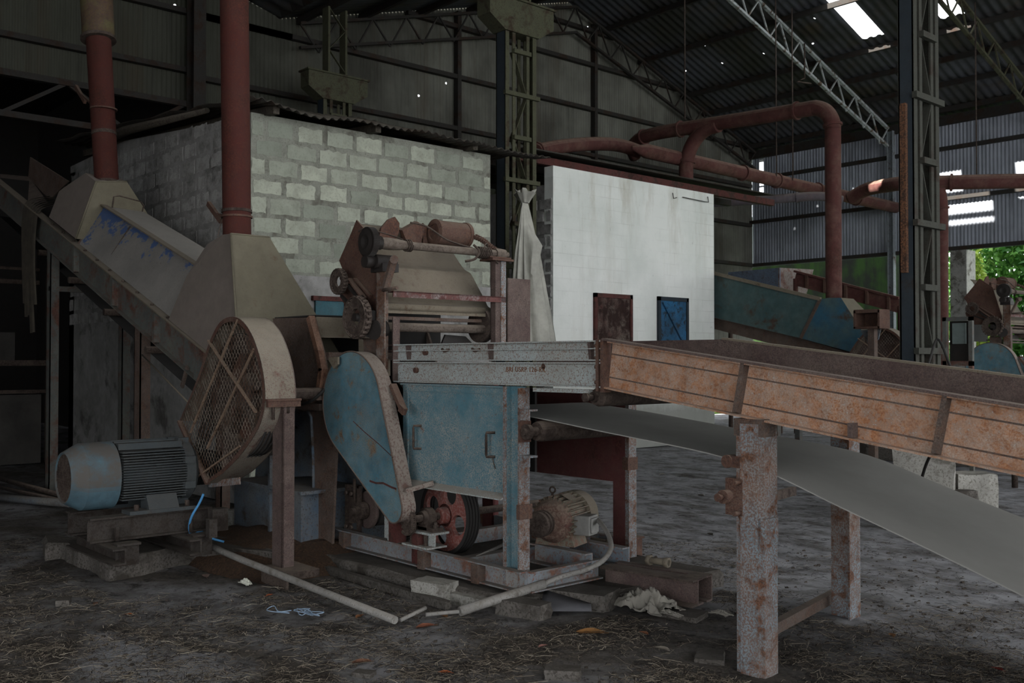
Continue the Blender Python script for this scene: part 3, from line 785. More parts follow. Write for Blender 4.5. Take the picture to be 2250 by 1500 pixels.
# ================================================================ FEEDING MACHINE (blue cabinet, drive, chute tower)
fm = thing('feeding_machine', 'teal and rust feeding machine with door, chain guard and chute tower', 'machine', (-5.5, 4.6, 0))
BZ0 = .10; BZ1 = .225; XF0 = -6.62; XF1 = -4.455; YF = 4.08; YBK = 5.35
base = part('base_frame', MB().channel(V(XF0, YF, BZ0), V(XF1, YF, BZ0), BZ1-BZ0, .06, .009)
     .channel(V(XF1, 4.7, BZ0), V(XF1, YF, BZ0), BZ1-BZ0, .05, .009, flip=True).channel(V(XF0, YBK, BZ0), V(-4.85, YBK, BZ0), BZ1-BZ0, .06, .009, flip=True), M_BASE, fm, 'pale blue base channel with peeling paint')
for x in (-6.42, -5.43, -4.86):
    part('gusset', MB().box((x-.035, YF-.075, BZ0-.005), (x+.03, YF-.002, BZ1-.01)), M_BROWN, base)
for x in (-5.1, -5.9): part('cross_member', MB().bar(V(x, YF, .16), V(x, YBK, .16), .08, .1), M_BASE, base)
# front corner post (blue H section) and its rusty outer flange
px0, px1 = -4.655, -4.52
cp = part('corner_post', MB().box((px0, YF, BZ1-.13), (px0+.012, YF+.07, 1.338)).box((px0, YF+.045, BZ1-.13), (px1, YF+.057, 1.338)), M_TEAL, fm, 'bright teal corner post')
part('post_edge', MB().box((px0-.004, YF-.012, BZ1-.12), (px0+.018, YF, 1.338)), M_POST, cp)
part('post_flange', MB().box((px1-.002, YF-.012, .09), (px1+.012, YF+.075, 1.33)), M_POST, cp, 'rust-flecked pale post flange')
part('clamp', MB().box((px1-.005, YF-.02, .53), (px1+.025, YF+.085, .62)), M_RUST, cp)
for z in (1.19, .91):
    part('bracket', MB().box((px1+.01, YF-.01, z), (px1+.1, YF+.06, z+.012)).box((px1+.02, YF-.012, z-.055), (px1+.1, YF-.002, z)), M_POST, cp)
# belt roller carried at the post
rl = MB().lathe(V(px1+.065, YF-.03, 1.065), (0,1,0), [(0,0),(0,.022),(.02,.022),(.02,.047),(.05,.047),(.05,.03),(.11,.03),(.11,.056),(.14,.064),(1.1,.064),(1.13,.05),(1.13,0)], 26)
part('belt_roller', rl, M_OLDIRON, fm, 'brown roller under the grey belt'); 
part('roller_bracket', MB().box((px1+.012, YF-.02, 1.0), (px1+.03, YF+.07, 1.13)), M_RUST, fm)
# rear posts, back panel
M_REDPOST = paint('red_post_paint', '#613635', '#4a2a28', '#6b4038', amt=.3, sc=5, speck=.3, dust=.3)
for x, lab in ((-4.83, 'red oxide rear post'), (-6.3, None)):
    m = MB().box((x-.075, YBK-.01, .1), (x+.06, YBK+.012, 1.36)).box((x+.045, YBK-.01, .1), (x+.06, YBK+.05, 1.36))
    part('rear_post', m, M_REDPOST, fm, lab)
part('post_flange', MB().box((-4.77, YBK-.03, .1), (-4.735, YBK+.05, 1.36)), M_POST, fm, 'pale flecked flange of the rear post')
part('clamp', MB().box((-4.785, YBK-.045, .72), (-4.73, YBK+.06, .81)), M_RUST, fm)
part('back_panel', MB().box((-6.3, YBK+.013, .62), (-4.9, YBK+.03, 1.28)), M_REDPOST, fm, 'dark red back panel')
part('inner_panel', MB().box((-6.3, 4.75, .72), (-5.1, 4.77, 1.3)), M_BELTD, fm)
# cabinet door
door = MB().box((-5.78, YF+.03, .655), (px0-.004, YF+.042, 1.338))
dr = part('cabinet_door', door, M_TEAL, fm, 'dusty teal cabinet door')
part('door_top_lip', MB().box((-5.78, YF+.005, 1.327), (px0-.004, YF+.03, 1.338)).box((-5.73, YF+.018, 1.285), (px0-.02, YF+.03, 1.291)), M_TEAL, dr)
part('door_side_fold', MB().box((-5.725, YF+.02, .68), (-5.71, YF+.03, 1.327)), M_TEAL, dr)
part('door_bottom_lip', MB().prism([V(-5.78, YF-.03, .632), V(px0-.004, YF-.03, .632), V(px0-.004, YF+.03, .66), V(-5.78, YF+.03, .66)], (0,0,.008)), M_CHAN, dr, 'pale folded bottom edge')
def handle(x, z0, z1):
    m = MB().tube([V(x+.035, YF+.03, z1), V(x, YF-.012, z1), V(x, YF-.014, z1-.015), V(x, YF-.014, z0+.015), V(x, YF-.012, z0), V(x+.035, YF+.03, z0)], .0085, 8)
    return part('door_handle', m, M_OLDIRON, dr, 'rusty bar handle')
a = oY(912, 935, YF); b = oY(912, 985, YF); handle(a.x, b.z, a.z)
a = oY(1072, 950, YF); b = oY(1072, 1003, YF); handle(a.x, b.z, a.z)
part('hanging_wire', MB().tube([oY(1082,1003,YF+.02), oY(1084,1015,YF+.015), oY(1088,1030,YF+.02)], .003, 5), M_OLDIRON, dr)

# chain guard (teal teardrop)
CY = 3.9; GD = .115
c1 = V(-6.135, CY, 1.185); r1 = .378; c2 = V(-5.6, CY, .5); r2 = .105
def tear(c1, r1, c2, r2, n1=40, n2=16):
    d = V(c2.x-c1.x, 0, c2.z-c1.z); L = d.length; ang = math.atan2(d.z, d.x); al = math.acos((r1-r2)/L)
    pts = []
    a0 = ang+al; a1 = ang+2*PI-al
    for i in range(n1+1):
        t = a0+(a1-a0)*i/n1; pts.append(V(c1.x+r1*math.cos(t), c1.y, c1.z+r1*math.sin(t)))
    a0 = ang-al; a1 = ang+al
    for i in range(n2+1):
        t = a0+(a1-a0)*i/n2; pts.append(V(c2.x+r2*math.cos(t), c2.y, c2.z+r2*math.sin(t)))
    return pts
tp = tear(c1, r1, c2, r2)
M_GUARDF = paint('teal_guard_paint', '#54808d', '#573a33', '#8a7450', amt=.24, sc=7, speck=.24, dust=.35, dustc='#928b7b', base2='#4a7381', var=.5, ssc=90, film=.5)
M_GUARDR = paint('dusty_guard_rim', '#847970', '#5c4038', amt=.25, sc=8, speck=.4, dust=.6, dustc='#8e857b', var=.3)
gd = part('chain_guard', MB().plate(tp, .006, V(0,1,0)), M_GUARDF, fm, 'teal teardrop chain guard')
rim = MB(); cen = V(-5.95, CY, .95)
o_ = tp; cl = o_+[o_[0]]
def shrink(p, k): 
    d = (V(p.x-cen.x, 0, p.z-cen.z)).normalized(); return p-d*k
rim.grid([[p+V(0,.004,0) for p in cl], [p+V(0,GD,0) for p in cl]]); rim.grid([[shrink(p,.008)+V(0,.004,0) for p in cl], [shrink(p,.008)+V(0,GD,0) for p in cl]])
rim.grid([[p+V(0,GD,0) for p in cl], [shrink(p,.008)+V(0,GD,0) for p in cl]], False)
part('guard_rim', rim, M_GUARDR, gd, 'dusty brown rim of the guard')
part('guard_bead', MB().tube(cl, .006, 6, cap=False), M_BROWN, gd)
# scratches that bared the primer
sc_ = MB()
for P in ([(776,925),(800,948),(832,975),(864,1005)], [(812,1056),(826,1061),(842,1061),(860,1070),(871,1074)]):
    Q = [oY(x, y, CY-.0012) for x, y in P]
    for p, q in zip(Q, Q[1:]): sc_.bar(p, q, .0015, .006 if len(P) == 4 else .014, (0,0,1))
part('scratch', sc_, M_REDFRAME, gd, 'red primer scratches')
part('guard_hinge', MB().bar(oY(863,845,CY+.1), oY(886,900,CY+.1), .03, .05, (0,1,0)).bar(oY(880,895,CY+.08), oY(890,905,CY+.08), .05, .03, (0,1,0)), M_RUST, gd, 'rusted hinge strip')
part('guard_bracket', MB().bar(oY(892,1078,CY+.02), oY(952,1060,YF+.0), .04, .03), M_GUARDR, gd, 'dusty strap bracket at the lower end')
part('guard_stay', MB().bar(V(-5.62, CY+.1, .42), V(-5.62, YF+.1, .42), .03, .03).bar(V(-6.2, CY+.1, 1.2), V(-6.2, YF+.3, 1.2), .03, .03), M_OLDIRON, gd)

# drive: red pulley, shaft, pillow bearing on its stand
PC = V(-5.54, 4.30, .415)
pm = MB(); pr_ = .275
# face with four round holes
def holed_disc(c, r, holes, n=64):
    me = MB(); ring = [V(c.x+r*math.cos(2*PI*i/n), c.y, c.z+r*math.sin(2*PI*i/n)) for i in range(n)]
    bm = bmesh.new(); edges = []
    def loop(pts):
        vs = [bm.verts.new(p) for p in pts]
        return [bm.edges.new((vs[i], vs[(i+1) % len(vs)])) for i in range(len(vs))]
    edges += loop(ring)
    for hc, hr in holes: edges += loop([V(hc.x+hr*math.cos(2*PI*i/24), c.y, hc.z+hr*math.sin(2*PI*i/24)) for i in range(24)])
    bmesh.ops.triangle_fill(bm, use_beauty=True, use_dissolve=False, edges=edges)
    bm.verts.ensure_lookup_table(); bm.verts.index_update()
    me.add([v.co.copy() for v in bm.verts], [tuple(v.index for v in f.verts) for f in bm.faces]); bm.free()
    return me
hs = [(V(PC.x+.155*math.cos(a), 0, PC.z+.155*math.sin(a)), .07) for a in (-.35, -.35+PI/2, -.35+PI, -.35+1.5*PI)]
f1 = holed_disc(PC, pr_*.93, hs); 
wheel = MB(); wheel.add(f1.v, f1.f); wheel.add([p+V(0,.03,0) for p in f1.v], f1.f)
for hc, hr in hs: wheel.lathe(V(hc.x, PC.y, hc.z), (0,1,0), [(0,hr),(.03,hr)], 24)
pul = part('pulley', wheel, M_PULLEY, fm, 'red painted pulley with round lightening holes')
rm = [(-.012, pr_*.9), (-.012, pr_)]
t = -.012
for k in range(4): rm += [(t+.006, pr_), (t+.012, pr_-.018), (t+.018, pr_-.018), (t+.024, pr_)]; t += .026
rm += [(t, pr_*.9)]
part('pulley_rim', MB().lathe(PC, (0,1,0), rm, 64), M_GREASE if False else M_BELTD, pul, 'dark grooved rim')
part('hub', MB().lathe(PC, (0,1,0), [(-.06,.0),(-.06,.05),(-.05,.058),(0,.06),(0,.08),(-.005,.08)], 28), M_PULLEY, pul)
part('drive_shaft', MB().cyl(V(PC.x, 3.96, PC.z), V(PC.x, 5.2, PC.z), .026, n=18), M_OLDIRON, fm)
pb = MB().lathe(V(PC.x, 4.09, PC.z), (0,1,0), [(0,.03),(0,.045),(.03,.052),(.03,.068),(.085,.068),(.085,.05),(.1,.05),(.1,.03)], 26)
pb.box((PC.x-.12, 4.1, PC.z-.085), (PC.x+.12, 4.19, PC.z-.06)).box((PC.x-.05, 4.1, PC.z-.08), (PC.x+.05, 4.18, PC.z-.03))
pil = part('pillow_bearing', pb, M_OLDIRON, fm)
for x in (-.095, .095): part('bolt', MB().cyl(V(PC.x+x, 4.145, PC.z-.062), V(PC.x+x, 4.145, PC.z-.02), .012, n=10).cyl(V(PC.x+x, 4.145, PC.z-.06), V(PC.x+x, 4.145, PC.z-.04), .02, n=6), M_OLDIRON, pil)
part('bearing_stand', MB().box((PC.x-.14, 4.06, PC.z-.1), (PC.x+.15, 4.22, PC.z-.085)).box((PC.x-.13, 4.1, BZ1), (PC.x+.14, 4.112, PC.z-.1)).box((PC.x-.14, 4.03, BZ1), (PC.x+.15, 4.2, BZ1+.012)), M_CHAN, fm, 'pale bearing stand')
part('stand_rib', MB().box((PC.x-.045, 4.045, .1), (PC.x+.02, 4.1, PC.z-.1)), M_REDFRAME, fm)
part('stand_bolt', MB().cyl(V(PC.x+.07, 4.08, BZ1), V(PC.x+.07, 4.08, PC.z-.09), .014, n=10).cyl(V(PC.x-.09, 4.08, BZ1), V(PC.x-.09, 4.08, PC.z-.09), .014, n=10), M_OLDIRON, fm)
# small sprocket and the roller chain up into the guard
def sprocket(c, r, w, teeth, name, mat, parent, hole=.3):
    m = MB(); n = teeth*4; pr = []
    for i in range(n):
        rr = r*(1.0 if i % 4 in (1, 2) else .86); a = 2*PI*i/n; pr.append(V(c.x+rr*math.cos(a), c.y, c.z+rr*math.sin(a)))
    m.prism(pr, (0, w, 0)); m.cyl(V(c.x, c.y-.02, c.z), V(c.x, c.y+w+.02, c.z), r*hole, n=16)
    return part(name, m, mat, parent)
sprocket(V(PC.x-.02, 3.985, PC.z-.02), .075, .015, 14, 'chain_sprocket', M_OLDIRON, fm)
ch = MB(); 
chain = sm([V(-5.58,3.99,.66), V(-5.55,3.99,.58), V(-5.515,3.99,.5), V(-5.49,3.99,.42), V(-5.5,3.99,.35), V(-5.55,3.99,.318), V(-5.6,3.99,.33)], 5)
for i in range(len(chain)-1):
    p, q = chain[i], chain[i+1]; d = (q-p)
    for dy in (-.012, .012): ch.bar(p-d*.3+V(0,dy,0), q+d*.3+V(0,dy,0), .005, .024 if i % 2 else .02, (0,0,1) if abs(d.normalized().z) < .8 else (1,0,0))
    ch.cyl(p-V(0,.02,0), p+V(0,.02,0), .009, n=8)
part('roller_chain', ch, M_OLDIRON, fm, 'greasy roller chain')
# stub legs beside the pulley
part('stub_post', MB().box((-5.98, 4.09, BZ1), (-5.87, 4.1, .47)).box((-5.87, 4.04, BZ1), (-5.8, 4.1, .5)), M_CHAN, fm)
part('stub_post', MB().box((-5.84, 4.03, BZ1-.005), (-5.74, 4.11, .44)), M_REDFRAME, fm, 'red stub post')
# lower drum with flange disc, take-up bearing and the inner belt
DC = V(-6.33, 4.16, .375)
part('drum_disc', MB().lathe(DC, (0,1,0), [(0,.0),(0,.135),(.015,.14),(.03,.135),(.03,.0)], 36), M_PURP, fm, 'dusty flange disc of the drum')
part('drum_shell', MB().cyl(DC+V(0,.03,0), DC+V(0,1.0,0), .115, n=36), M_BELTD, fm, 'dark drum shell')
bb_ = MB().lathe(V(DC.x, 4.03, DC.z), (0,1,0), [(0,.0),(0,.028),(.03,.028),(.03,.04),(.06,.04),(.06,.066),(.12,.066),(.12,.03),(.14,.03)], 24)
part('take_up_bearing', bb_, M_OLDIRON, fm)
tu = MB().box((DC.x-.16, 4.08, .2), (DC.x-.135, 4.13, .56)).box((DC.x-.03, 4.1, .2), (DC.x-.005, 4.13, .56)).box((DC.x-.16, 4.1, .2), (DC.x-.005, 4.125, .225)).box((DC.x-.16, 4.1, .54), (DC.x-.005, 4.125, .56)).cyl(V(DC.x-.045, 4.09, .42), V(DC.x-.045, 4.09, .61), .012, n=10)
tu.box((DC.x-.1, 4.075, .28), (DC.x-.04, 4.11, .47))
for z in (.5, .25):
    for dx in (-.12, -.05): tu.bolt(V(DC.x+dx, 4.075, z), (0,-1,0), .016, .02)
part('take_up_frame', tu, M_OLDIRON, fm)
ib = MB(); U = V(-6.62, 0, 1.25); D = V(DC.x, 0, DC.z)
def loop2(c1, r1, c2, r2, n=16):
    d = V(c2.x-c1.x, 0, c2.z-c1.z); L = d.length; ang = math.atan2(d.z, d.x); al = math.acos((r1-r2)/L); pts = []
    for i in range(n+1):
        t = ang+al+(2*PI-2*al)*i/n; pts.append(V(c1.x+r1*math.cos(t), 0, c1.z+r1*math.sin(t)))
    for i in range(n+1):
        t = ang-al+2*al*i/n; pts.append(V(c2.x+r2*math.cos(t), 0, c2.z+r2*math.sin(t)))
    return pts+[pts[0]]
lp = loop2(V(-6.05,0,1.18), .16, D, .125)
ib.grid([[p+V(0,4.22,0) for p in lp], [p+V(0,5.1,0) for p in lp]])
part('inner_belt', ib, M_BELTD, fm, 'grey inner belt rising from the drum')

# ---------------- chute tower on top
TX = -5.94
tw = MB()
def tpost(y, z0, z1, mats, w=.11):
    part('tower_post', MB().box((TX-.06, y-.05, z0), (TX-.048, y+.05, z1)).box((TX-.06, y-.05, z0), (TX+.05, y-.04, z1)), mats[0], fm)
    part('tower_post', MB().box((TX+.0, y+.05, z0), (TX+.012, y+.11, z1-.32)), mats[1], fm)
tpost(4.075, 1.35, 2.13, (paint('tower_post_paint', '#77726c', '#47332b', '#6b4a38', amt=.5, sc=9, speck=.5, dust=.35, film=.4, ssc=90), M_PURP))
m = MB().box((TX-.05, 5.1, 1.5), (TX+.0, 5.112, 2.28)).box((TX+.0, 5.1, 1.5), (TX+.01, 5.17, 2.28)).box((TX-.05, 5.16, 1.5), (TX+.01, 5.17, 2.28)).box((TX-.05, 5.1, 1.5),(TX-.04,5.17,2.28))
part('tower_post', m, M_PURP, fm, 'purple brown rear tower post')
part('post_edge', MB().box((TX+.01, 5.15, 1.5), (TX+.022, 5.2, 2.28)), M_POST, fm)
part('head_plate', MB().box((TX-.1, 5.03, 2.28), (TX+.06, 5.25, 2.297)).box((TX-.09, 5.01, 2.30), (TX+.05, 5.23, 2.31)), M_RUST, fm)
part('crossbar', MB().box((TX+.012, 4.12, 1.955), (TX+.022, 5.2, 2.0)).box((TX-.05, 4.12, 1.99), (TX+.022, 5.2, 2.0)), paint('red_white_bar', '#8b8682', '#663b3a', '#4d2f2b', amt=.62, sc=6, speck=.55, dust=.5), fm, 'red and white flaking crossbar')
part('side_plate', MB().box((TX+.02, 5.21, 1.62), (TX+.035, 5.45, 2.15)), M_PURP, fm, 'upright purple brown plate')
# crank arm on the front post
part('lever', MB().bar(oY(864,573,4.02), oY(846,636,4.02), .03, .05, (0,1,0)).cyl(oY(866,570,4.0), oY(866,570,4.05), .03, n=16), M_BROWN, fm)
part('lever_pin', MB().cyl(oY(842,637,3.99), oY(873,632,4.0), .013, n=12), M_BROWN, fm)
# shaft with gear, collars, wrapped wire
SZ = 2.338; M_SHAFT = paint('dusty_dark_shaft', '#5b5149', '#3a2d26', amt=.35, sc=9, speck=.4, dust=.7, dustc='#857a6e', film=.3)

sh_ = MB().lathe(V(TX, 3.98, SZ), (0,1,0), [(0,.0),(0,.04),(.12,.045),(.2,.04),(.28,.03),(1.12,.03),(1.12,.04),(1.16,.045),(1.22,.04),(1.22,.02),(1.26,.02),(1.26,0)], 24)
shaft = part('hoist_shaft', sh_, M_SHAFT, fm, 'dusty horizontal shaft')
gear = MB(); n = 232; pr2 = []
for i in range(n):
    rr = .106 if i % 4 in (1,2) else .1
    a = 2*PI*i/n; pr2.append(V(TX+rr*math.cos(a), 3.9, SZ+rr*math.sin(a)))
gear.prism(pr2, (0,.05,0)).lathe(V(TX,3.9,SZ), (0,1,0), [(.0,.02),(-.012,.05),(-.006,.09)], 30).cyl(V(TX,3.94,SZ), V(TX,4.02,SZ), .05, n=20)
part('gear_wheel', gear, M_GREASE, shaft, 'black toothed gear wheel')
part('pillow_block', MB().cyl(V(TX, 3.97, 2.205), V(TX, 4.14, 2.205), .05, n=18).box((TX-.09, 4.0, 2.13), (TX+.06, 4.14, 2.19)).cyl(V(TX-.02, 3.9, 2.2), V(TX-.02, 3.98, 2.2), .045, n=12), M_GREASE, fm)
wr = MB()
for y0, k in ((4.24, 3), (4.93, 4), (5.0, 3)):
    for i in range(k):
        wr.tube([V(TX+.042*math.cos(2*PI*j/14), y0+.018*i+.01*j/14, SZ+.042*math.sin(2*PI*j/14)) for j in range(15)], .005, 5)
wr.tube(sm([V(TX,4.22,SZ+.04), V(TX-.1,4.16,2.42), V(TX-.2,4.02,2.46), V(TX-.25,4.0,2.44)], 5), .006, 6)
wr.tube(sm([V(TX-.03,4.9,2.37), V(TX-.15,4.75,2.43), V(TX-.22,4.6,2.53), V(TX-.3,4.5,2.56)], 5), .008, 6)
wr.tube(sm([V(TX+.03,4.86,SZ+.05), V(TX+.06,4.89,SZ), V(TX+.05,4.86,SZ-.06), V(TX+.0,4.8,SZ-.08)], 5), .01, 6)
wr.tube(sm([V(TX-.1,5.12,2.38), V(TX-.05,5.06,2.42), V(TX,5.0,2.37), V(TX+.04,5.05,2.3), V(TX+.02,5.12,2.26)], 5), .006, 6)
part('wire', wr, M_OLDIRON, shaft)
# chain remnants near the far end
cz = MB(); cpt = sm([V(TX-.28,5.14,2.5), V(TX-.2,5.16,2.46), V(TX-.14,5.18,2.41), V(TX-.08,5.2,2.37)], 4)
for i, p in enumerate(cpt): cz.cyl(p-V(0,.018,0), p+V(0,.018,0), .014, n=6).bar(p-V(.01,0,.02), p+V(.01,0,.02), .02, .008)
part('chain_end', cz, M_RUST, shaft)
# counterweight drum and tabs on the chute head
CX = -6.33
cd = MB().lathe(V(CX, 4.80, 2.52), (0,1,0), [(0,0),(0,.03),(.0,.06),(-.012,.062),(-.012,.075),(.0,.105),(.02,.105),(.02,.098),(.3,.098),(.3,.104),(.33,.104),(.33,0)], 32)
part('counterweight_drum', cd, M_RUST, fm, 'rusty roll with a flanged end')
# chute
rp = [oY(*p, 4.1) for p in ((783,483),(768,520),(745,572),(752,590),(755,615),(748,640),(752,660),(770,690),(790,690),(838,688),(836,645),(815,520))]
chute = part('chute_side', MB().prism(rp, (0,.012,0)), M_RUST, fm, 'rusty chute side plate')
part('patch_plate', MB().bar(oY(768,612,4.06), oY(800,655,4.06), .012, .05, (0,1,0)).bar(oY(780,612,4.08), oY(815,650,4.08), .012, .03, (0,1,0)), M_RUST, chute)
# inclined beige chute back: profile in (x, z), run along y, wider at the bottom
prof = [(-6.56,2.56),(-6.5,2.5),(-6.42,2.37),(-6.33,2.25),(-6.27,2.215),(-6.24,2.19),(-6.17,2.06),(-6.1,1.94),(-6.06,1.915),(-6.06,1.88),(-6.1,1.85)]
ps = sm([V(x,0,z) for x, z in prof], 4)
cb_ = MB(); rows = []
for p in ps:
    k = (2.56-p.z)/.7; y0 = 4.115+.1*max(0,1-k*2.2); y1 = 5.03+.13*min(1, k*1.2)
    rows.append([V(p.x, y0, p.z), V(p.x, (y0+y1)/2, p.z), V(p.x, y1, p.z)])
cb_.grid(rows)
o = part('chute_back', cb_, M_BEIGE, fm, 'dusty beige chute plate'); md = o.modifiers.new('t','SOLIDIFY'); md.thickness = .008
part('head_tab', MB().prism([oX(832,528,-6.4), oX(838,500,-6.4), oX(853,482,-6.4), oX(868,476,-6.4), oX(878,490,-6.4), oX(877,510,-6.4), oX(868,530,-6.4)], (-.02,0,0)), M_RUST, fm)
part('head_tab', MB().prism([oX(884,506,-6.38), oX(918,487,-6.38), oX(934,499,-6.38), oX(925,534,-6.38), oX(895,534,-6.38)], (-.05,0,.01)), M_RUST, fm)
part('head_tab', MB().prism([oX(930,490,-6.42), oX(958,520,-6.42), oX(950,540,-6.42), oX(930,540,-6.42)], (-.02,0,0)), M_RUST, fm)
# slot rollers beneath the chute
part('lip_plate', MB().box((-6.2, 4.15, 1.865), (-6.05, 5.15, 1.875)).box((-6.06, 4.15, 1.845), (-6.05, 5.12, 1.875)), M_BEIGE, fm)
part('slot_bar', MB().box((-6.15, 4.15, 1.80), (-6.1, 5.12, 1.825)), M_BROWN, fm)
part('slot_back', MB().box((-6.75, 4.55, 1.6), (-6.7, 5.15, 1.95)), M_BELTD, fm)
part('slot_roller', MB().cyl(V(-6.08, 4.16, 1.745), V(-6.08, 5.18, 1.745), .034, n=20), M_SHAFT, fm, 'dusty slot roller')
part('end_disc', MB().cyl(V(-6.14, 5.1, 1.78), V(-6.14, 5.16, 1.78), .14, n=28), M_OLDIRON, fm)
part('tray_plate', MB().box((-6.3, 4.14, 1.6), (-5.96, 4.8, 1.615)).box((-6.3, 4.14, 1.56), (-5.95, 4.75, 1.575)), M_PURP, fm)
part('curved_guide', MB().prism([V(-6.2,4.75,1.6), V(-6.2,4.8,1.7), V(-6.2,5.0,1.69), V(-6.2,5.12,1.6)], (.02,0,0)), M_GREASE, fm)
# chain wheels at the left of the tower
def chain_wheel(c, r, w, parent, mat, name):
    m = MB(); n = 40
    m.lathe(V(c.x, c.y, c.z), (0,1,0), [(0,r*.42),(0,r*.9),(w,r*.9),(w,r*.42),(0,r*.42)], 30)
    for i in range(22):
        a = 2*PI*i/22; p = V(c.x+r*.97*math.cos(a), c.y, c.z+r*.97*math.sin(a))
        m.cyl(p+V(0,-.008,0), p+V(0,w+.008,0), r*.09, n=7)
        b2 = 2*PI*(i+1)/22; q = V(c.x+r*.97*math.cos(b2), c.y, c.z+r*.97*math.sin(b2))
        m.bar(p+V(0,-.006,0), q+V(0,-.006,0), .004, r*.16, (0,1,0)).bar(p+V(0,w+.006,0), q+V(0,w+.006,0), .004, r*.16, (0,1,0))
    for i in range(3):
        a = 2*PI*i/3+.4; p = V(c.x+r*.62*math.cos(a), c.y-.006, c.z+r*.62*math.sin(a)); m.lathe(p, (0,1,0), [(0,r*.12),(0,r*.2),(.015,r*.2)], 14)
    return part(name, m, mat, parent)
q = oY(742,618,3.98); chain_wheel(V(q.x, 3.98, q.z), .095, .02, fm, M_OLDIRON, 'chain_wheel')
q = oY(781,697,3.93); w2 = chain_wheel(V(q.x, 3.93, q.z), .15, .028, fm, M_OLDIRON, 'chain_wheel')
part('wheel_shaft', MB().cyl(V(q.x, 3.92, q.z), V(q.x, 4.2, q.z), .03, n=14), M_GREASE, w2)
part('tension_arm', MB().bar(oY(750,650,4.0), oY(765,665,3.95), .02, .02).bar(oY(765,625,4.04), oY(815,688,4.04), .02, .035, (0,1,0)).cyl(oY(790,655,4.0), oY(812,685,4.03), .035, n=12), M_GREASE, fm)
part('bearing_housing', MB().cyl(oY(818,712,4.02), oY(818,712,4.1), .1, n=22).cyl(oY(820,725,4.0), oY(840,722,4.1), .07, n=16), M_GREASE, fm, 'greasy black bearing housing')
part('bearing_foot', MB().prism([oY(*p, 4.06) for p in ((798,745),(826,742),(828,792),(800,792))], (0,.06,0)), M_BROWN, fm)
# ================================================================ INCLINED CONVEYOR WITH COVER (left)
IY0 = 3.6; IY1 = 4.58; SI = .359
zi = lambda x: 1.918+SI*(-8.8-x)
XA, XBt = -14.6, -7.15
ic = thing('inclined_conveyor', 'grey inclined conveyor with dusty blue cover rising to the upper left', 'conveyor', (-9.5, 4, 0))
m = MB().channel(V(XA, IY0+.05, zi(XA)-.33), V(XBt, IY0+.05, zi(XBt)-.33), .31, .055, .01)
part('side_channel', m, M_GREYB, ic, 'grey green side channel')
part('side_channel', MB().channel(V(XA, IY1, zi(XA)-.33), V(XBt, IY1, zi(XBt)-.33), .31, .055, .01, flip=True), M_GREYB, ic)
part('top_flange', MB().bar(V(XA, IY0+.01, zi(XA)), V(XBt, IY0+.01, zi(XBt)), .1, .012), M_BEIGE, ic)
for i in range(14):
    x = -11.9+i*.36; part('flange_bolt', MB().bolt(V(x, IY0+.0, zi(x)+.006), (0,0,1), .016, .016), M_OLDIRON, ic)
for x in (-11.15, -10.0, -8.95, -8.05):
    part('stiffener', MB().bar(V(x, IY0+.02, zi(x)-.31), V(x, IY0+.02, zi(x)-.01), .05, .075, (0,1,0)), M_GREYB, ic)
part('bed', MB().prism([V(XA, IY0+.05, zi(XA)-.06), V(XBt, IY0+.05, zi(XBt)-.06), V(XBt, IY0+.05, zi(XBt)-.04), V(XA, IY0+.05, zi(XA)-.04)], (0, IY1-IY0-.1, 0)), M_BELTD, ic)
for i in range(5):
    x = -12.6+i*1.1
    part('return_idler', MB().cyl(V(x, IY0+.05, zi(x)-.5), V(x, IY1-.1, zi(x)-.5), .035, n=12), M_OLDIRON, ic)
o = part('return_belt', MB().grid([[V(XA, IY0+.15, zi(XA)-.56), V(XA, IY1-.15, zi(XA)-.56)], [V(-10.6, IY0+.15, zi(-10.6)-.57), V(-10.6, IY1-.15, zi(-10.6)-.57)], [V(-7.6, IY0+.15, zi(-7.6)-.56), V(-7.6, IY1-.15, zi(-7.6)-.56)]]), M_BELTD, ic, 'dark return belt')
md = o.modifiers.new('t','SOLIDIFY'); md.thickness = .012
# ridge cover between the hoods
xa, xb = -11.1, -8.45
def cov(x, y, dz): return V(x, y, zi(x)+dz)
front = MB().grid([[cov(xa,IY0+.03,.01), cov((xa+xb)/2,IY0+.03,.012), cov(xb,IY0+.03,.01)], [cov(xa,3.86,.46), cov((xa+xb)/2,3.86,.48), cov(xb,3.86,.5)]], False)
M_COVB = NT('dusty_cover_blue')
_v = M_COVB.coord(); _b = M_COVB.noise(5, 8, .7, M_COVB.scaled((1,1,1.4))); _s = M_COVB.n('ShaderNodeSeparateXYZ'); M_COVB.put(_s.inputs[0], _v)
_h = M_COVB.math('ADD', _s.outputs[2], M_COVB.math('MULTIPLY', _s.outputs[0], .36))   # height above the channel
_k = M_COVB.step(M_COVB.math('ADD', M_COVB.math('ADD', M_COVB.math('MULTIPLY', M_COVB.step(_h, 2.3, 2.6), .2), M_COVB.math('MULTIPLY', M_COVB.step(_s.outputs[0], .2, -1.3), .12)), _b), .72, .76)
_c = M_COVB.mix(M_COVB.step(M_COVB.noise(2, 5, .6), .35, .65), '#817d77', '#706d68')
_c = M_COVB.mix(_k, _c, '#44597f')
_c = M_COVB.mix(M_COVB.step(M_COVB.noise(11, 5, .6), .68, .72), _c, '#45403a')
_c = M_COVB.mix(M_COVB.math('MULTIPLY', M_COVB.step(M_COVB.noise(50, 3, .6), .45, .7), .2), _c, '#5b554d')
M_COVB.bump(M_COVB.noise(60, 3, .6), .2, .004)
M_COVB = M_COVB.done(_c, .9)
cvr = part('cover', front, M_COVB, ic, 'dusty grey cover with patches of blue paint')
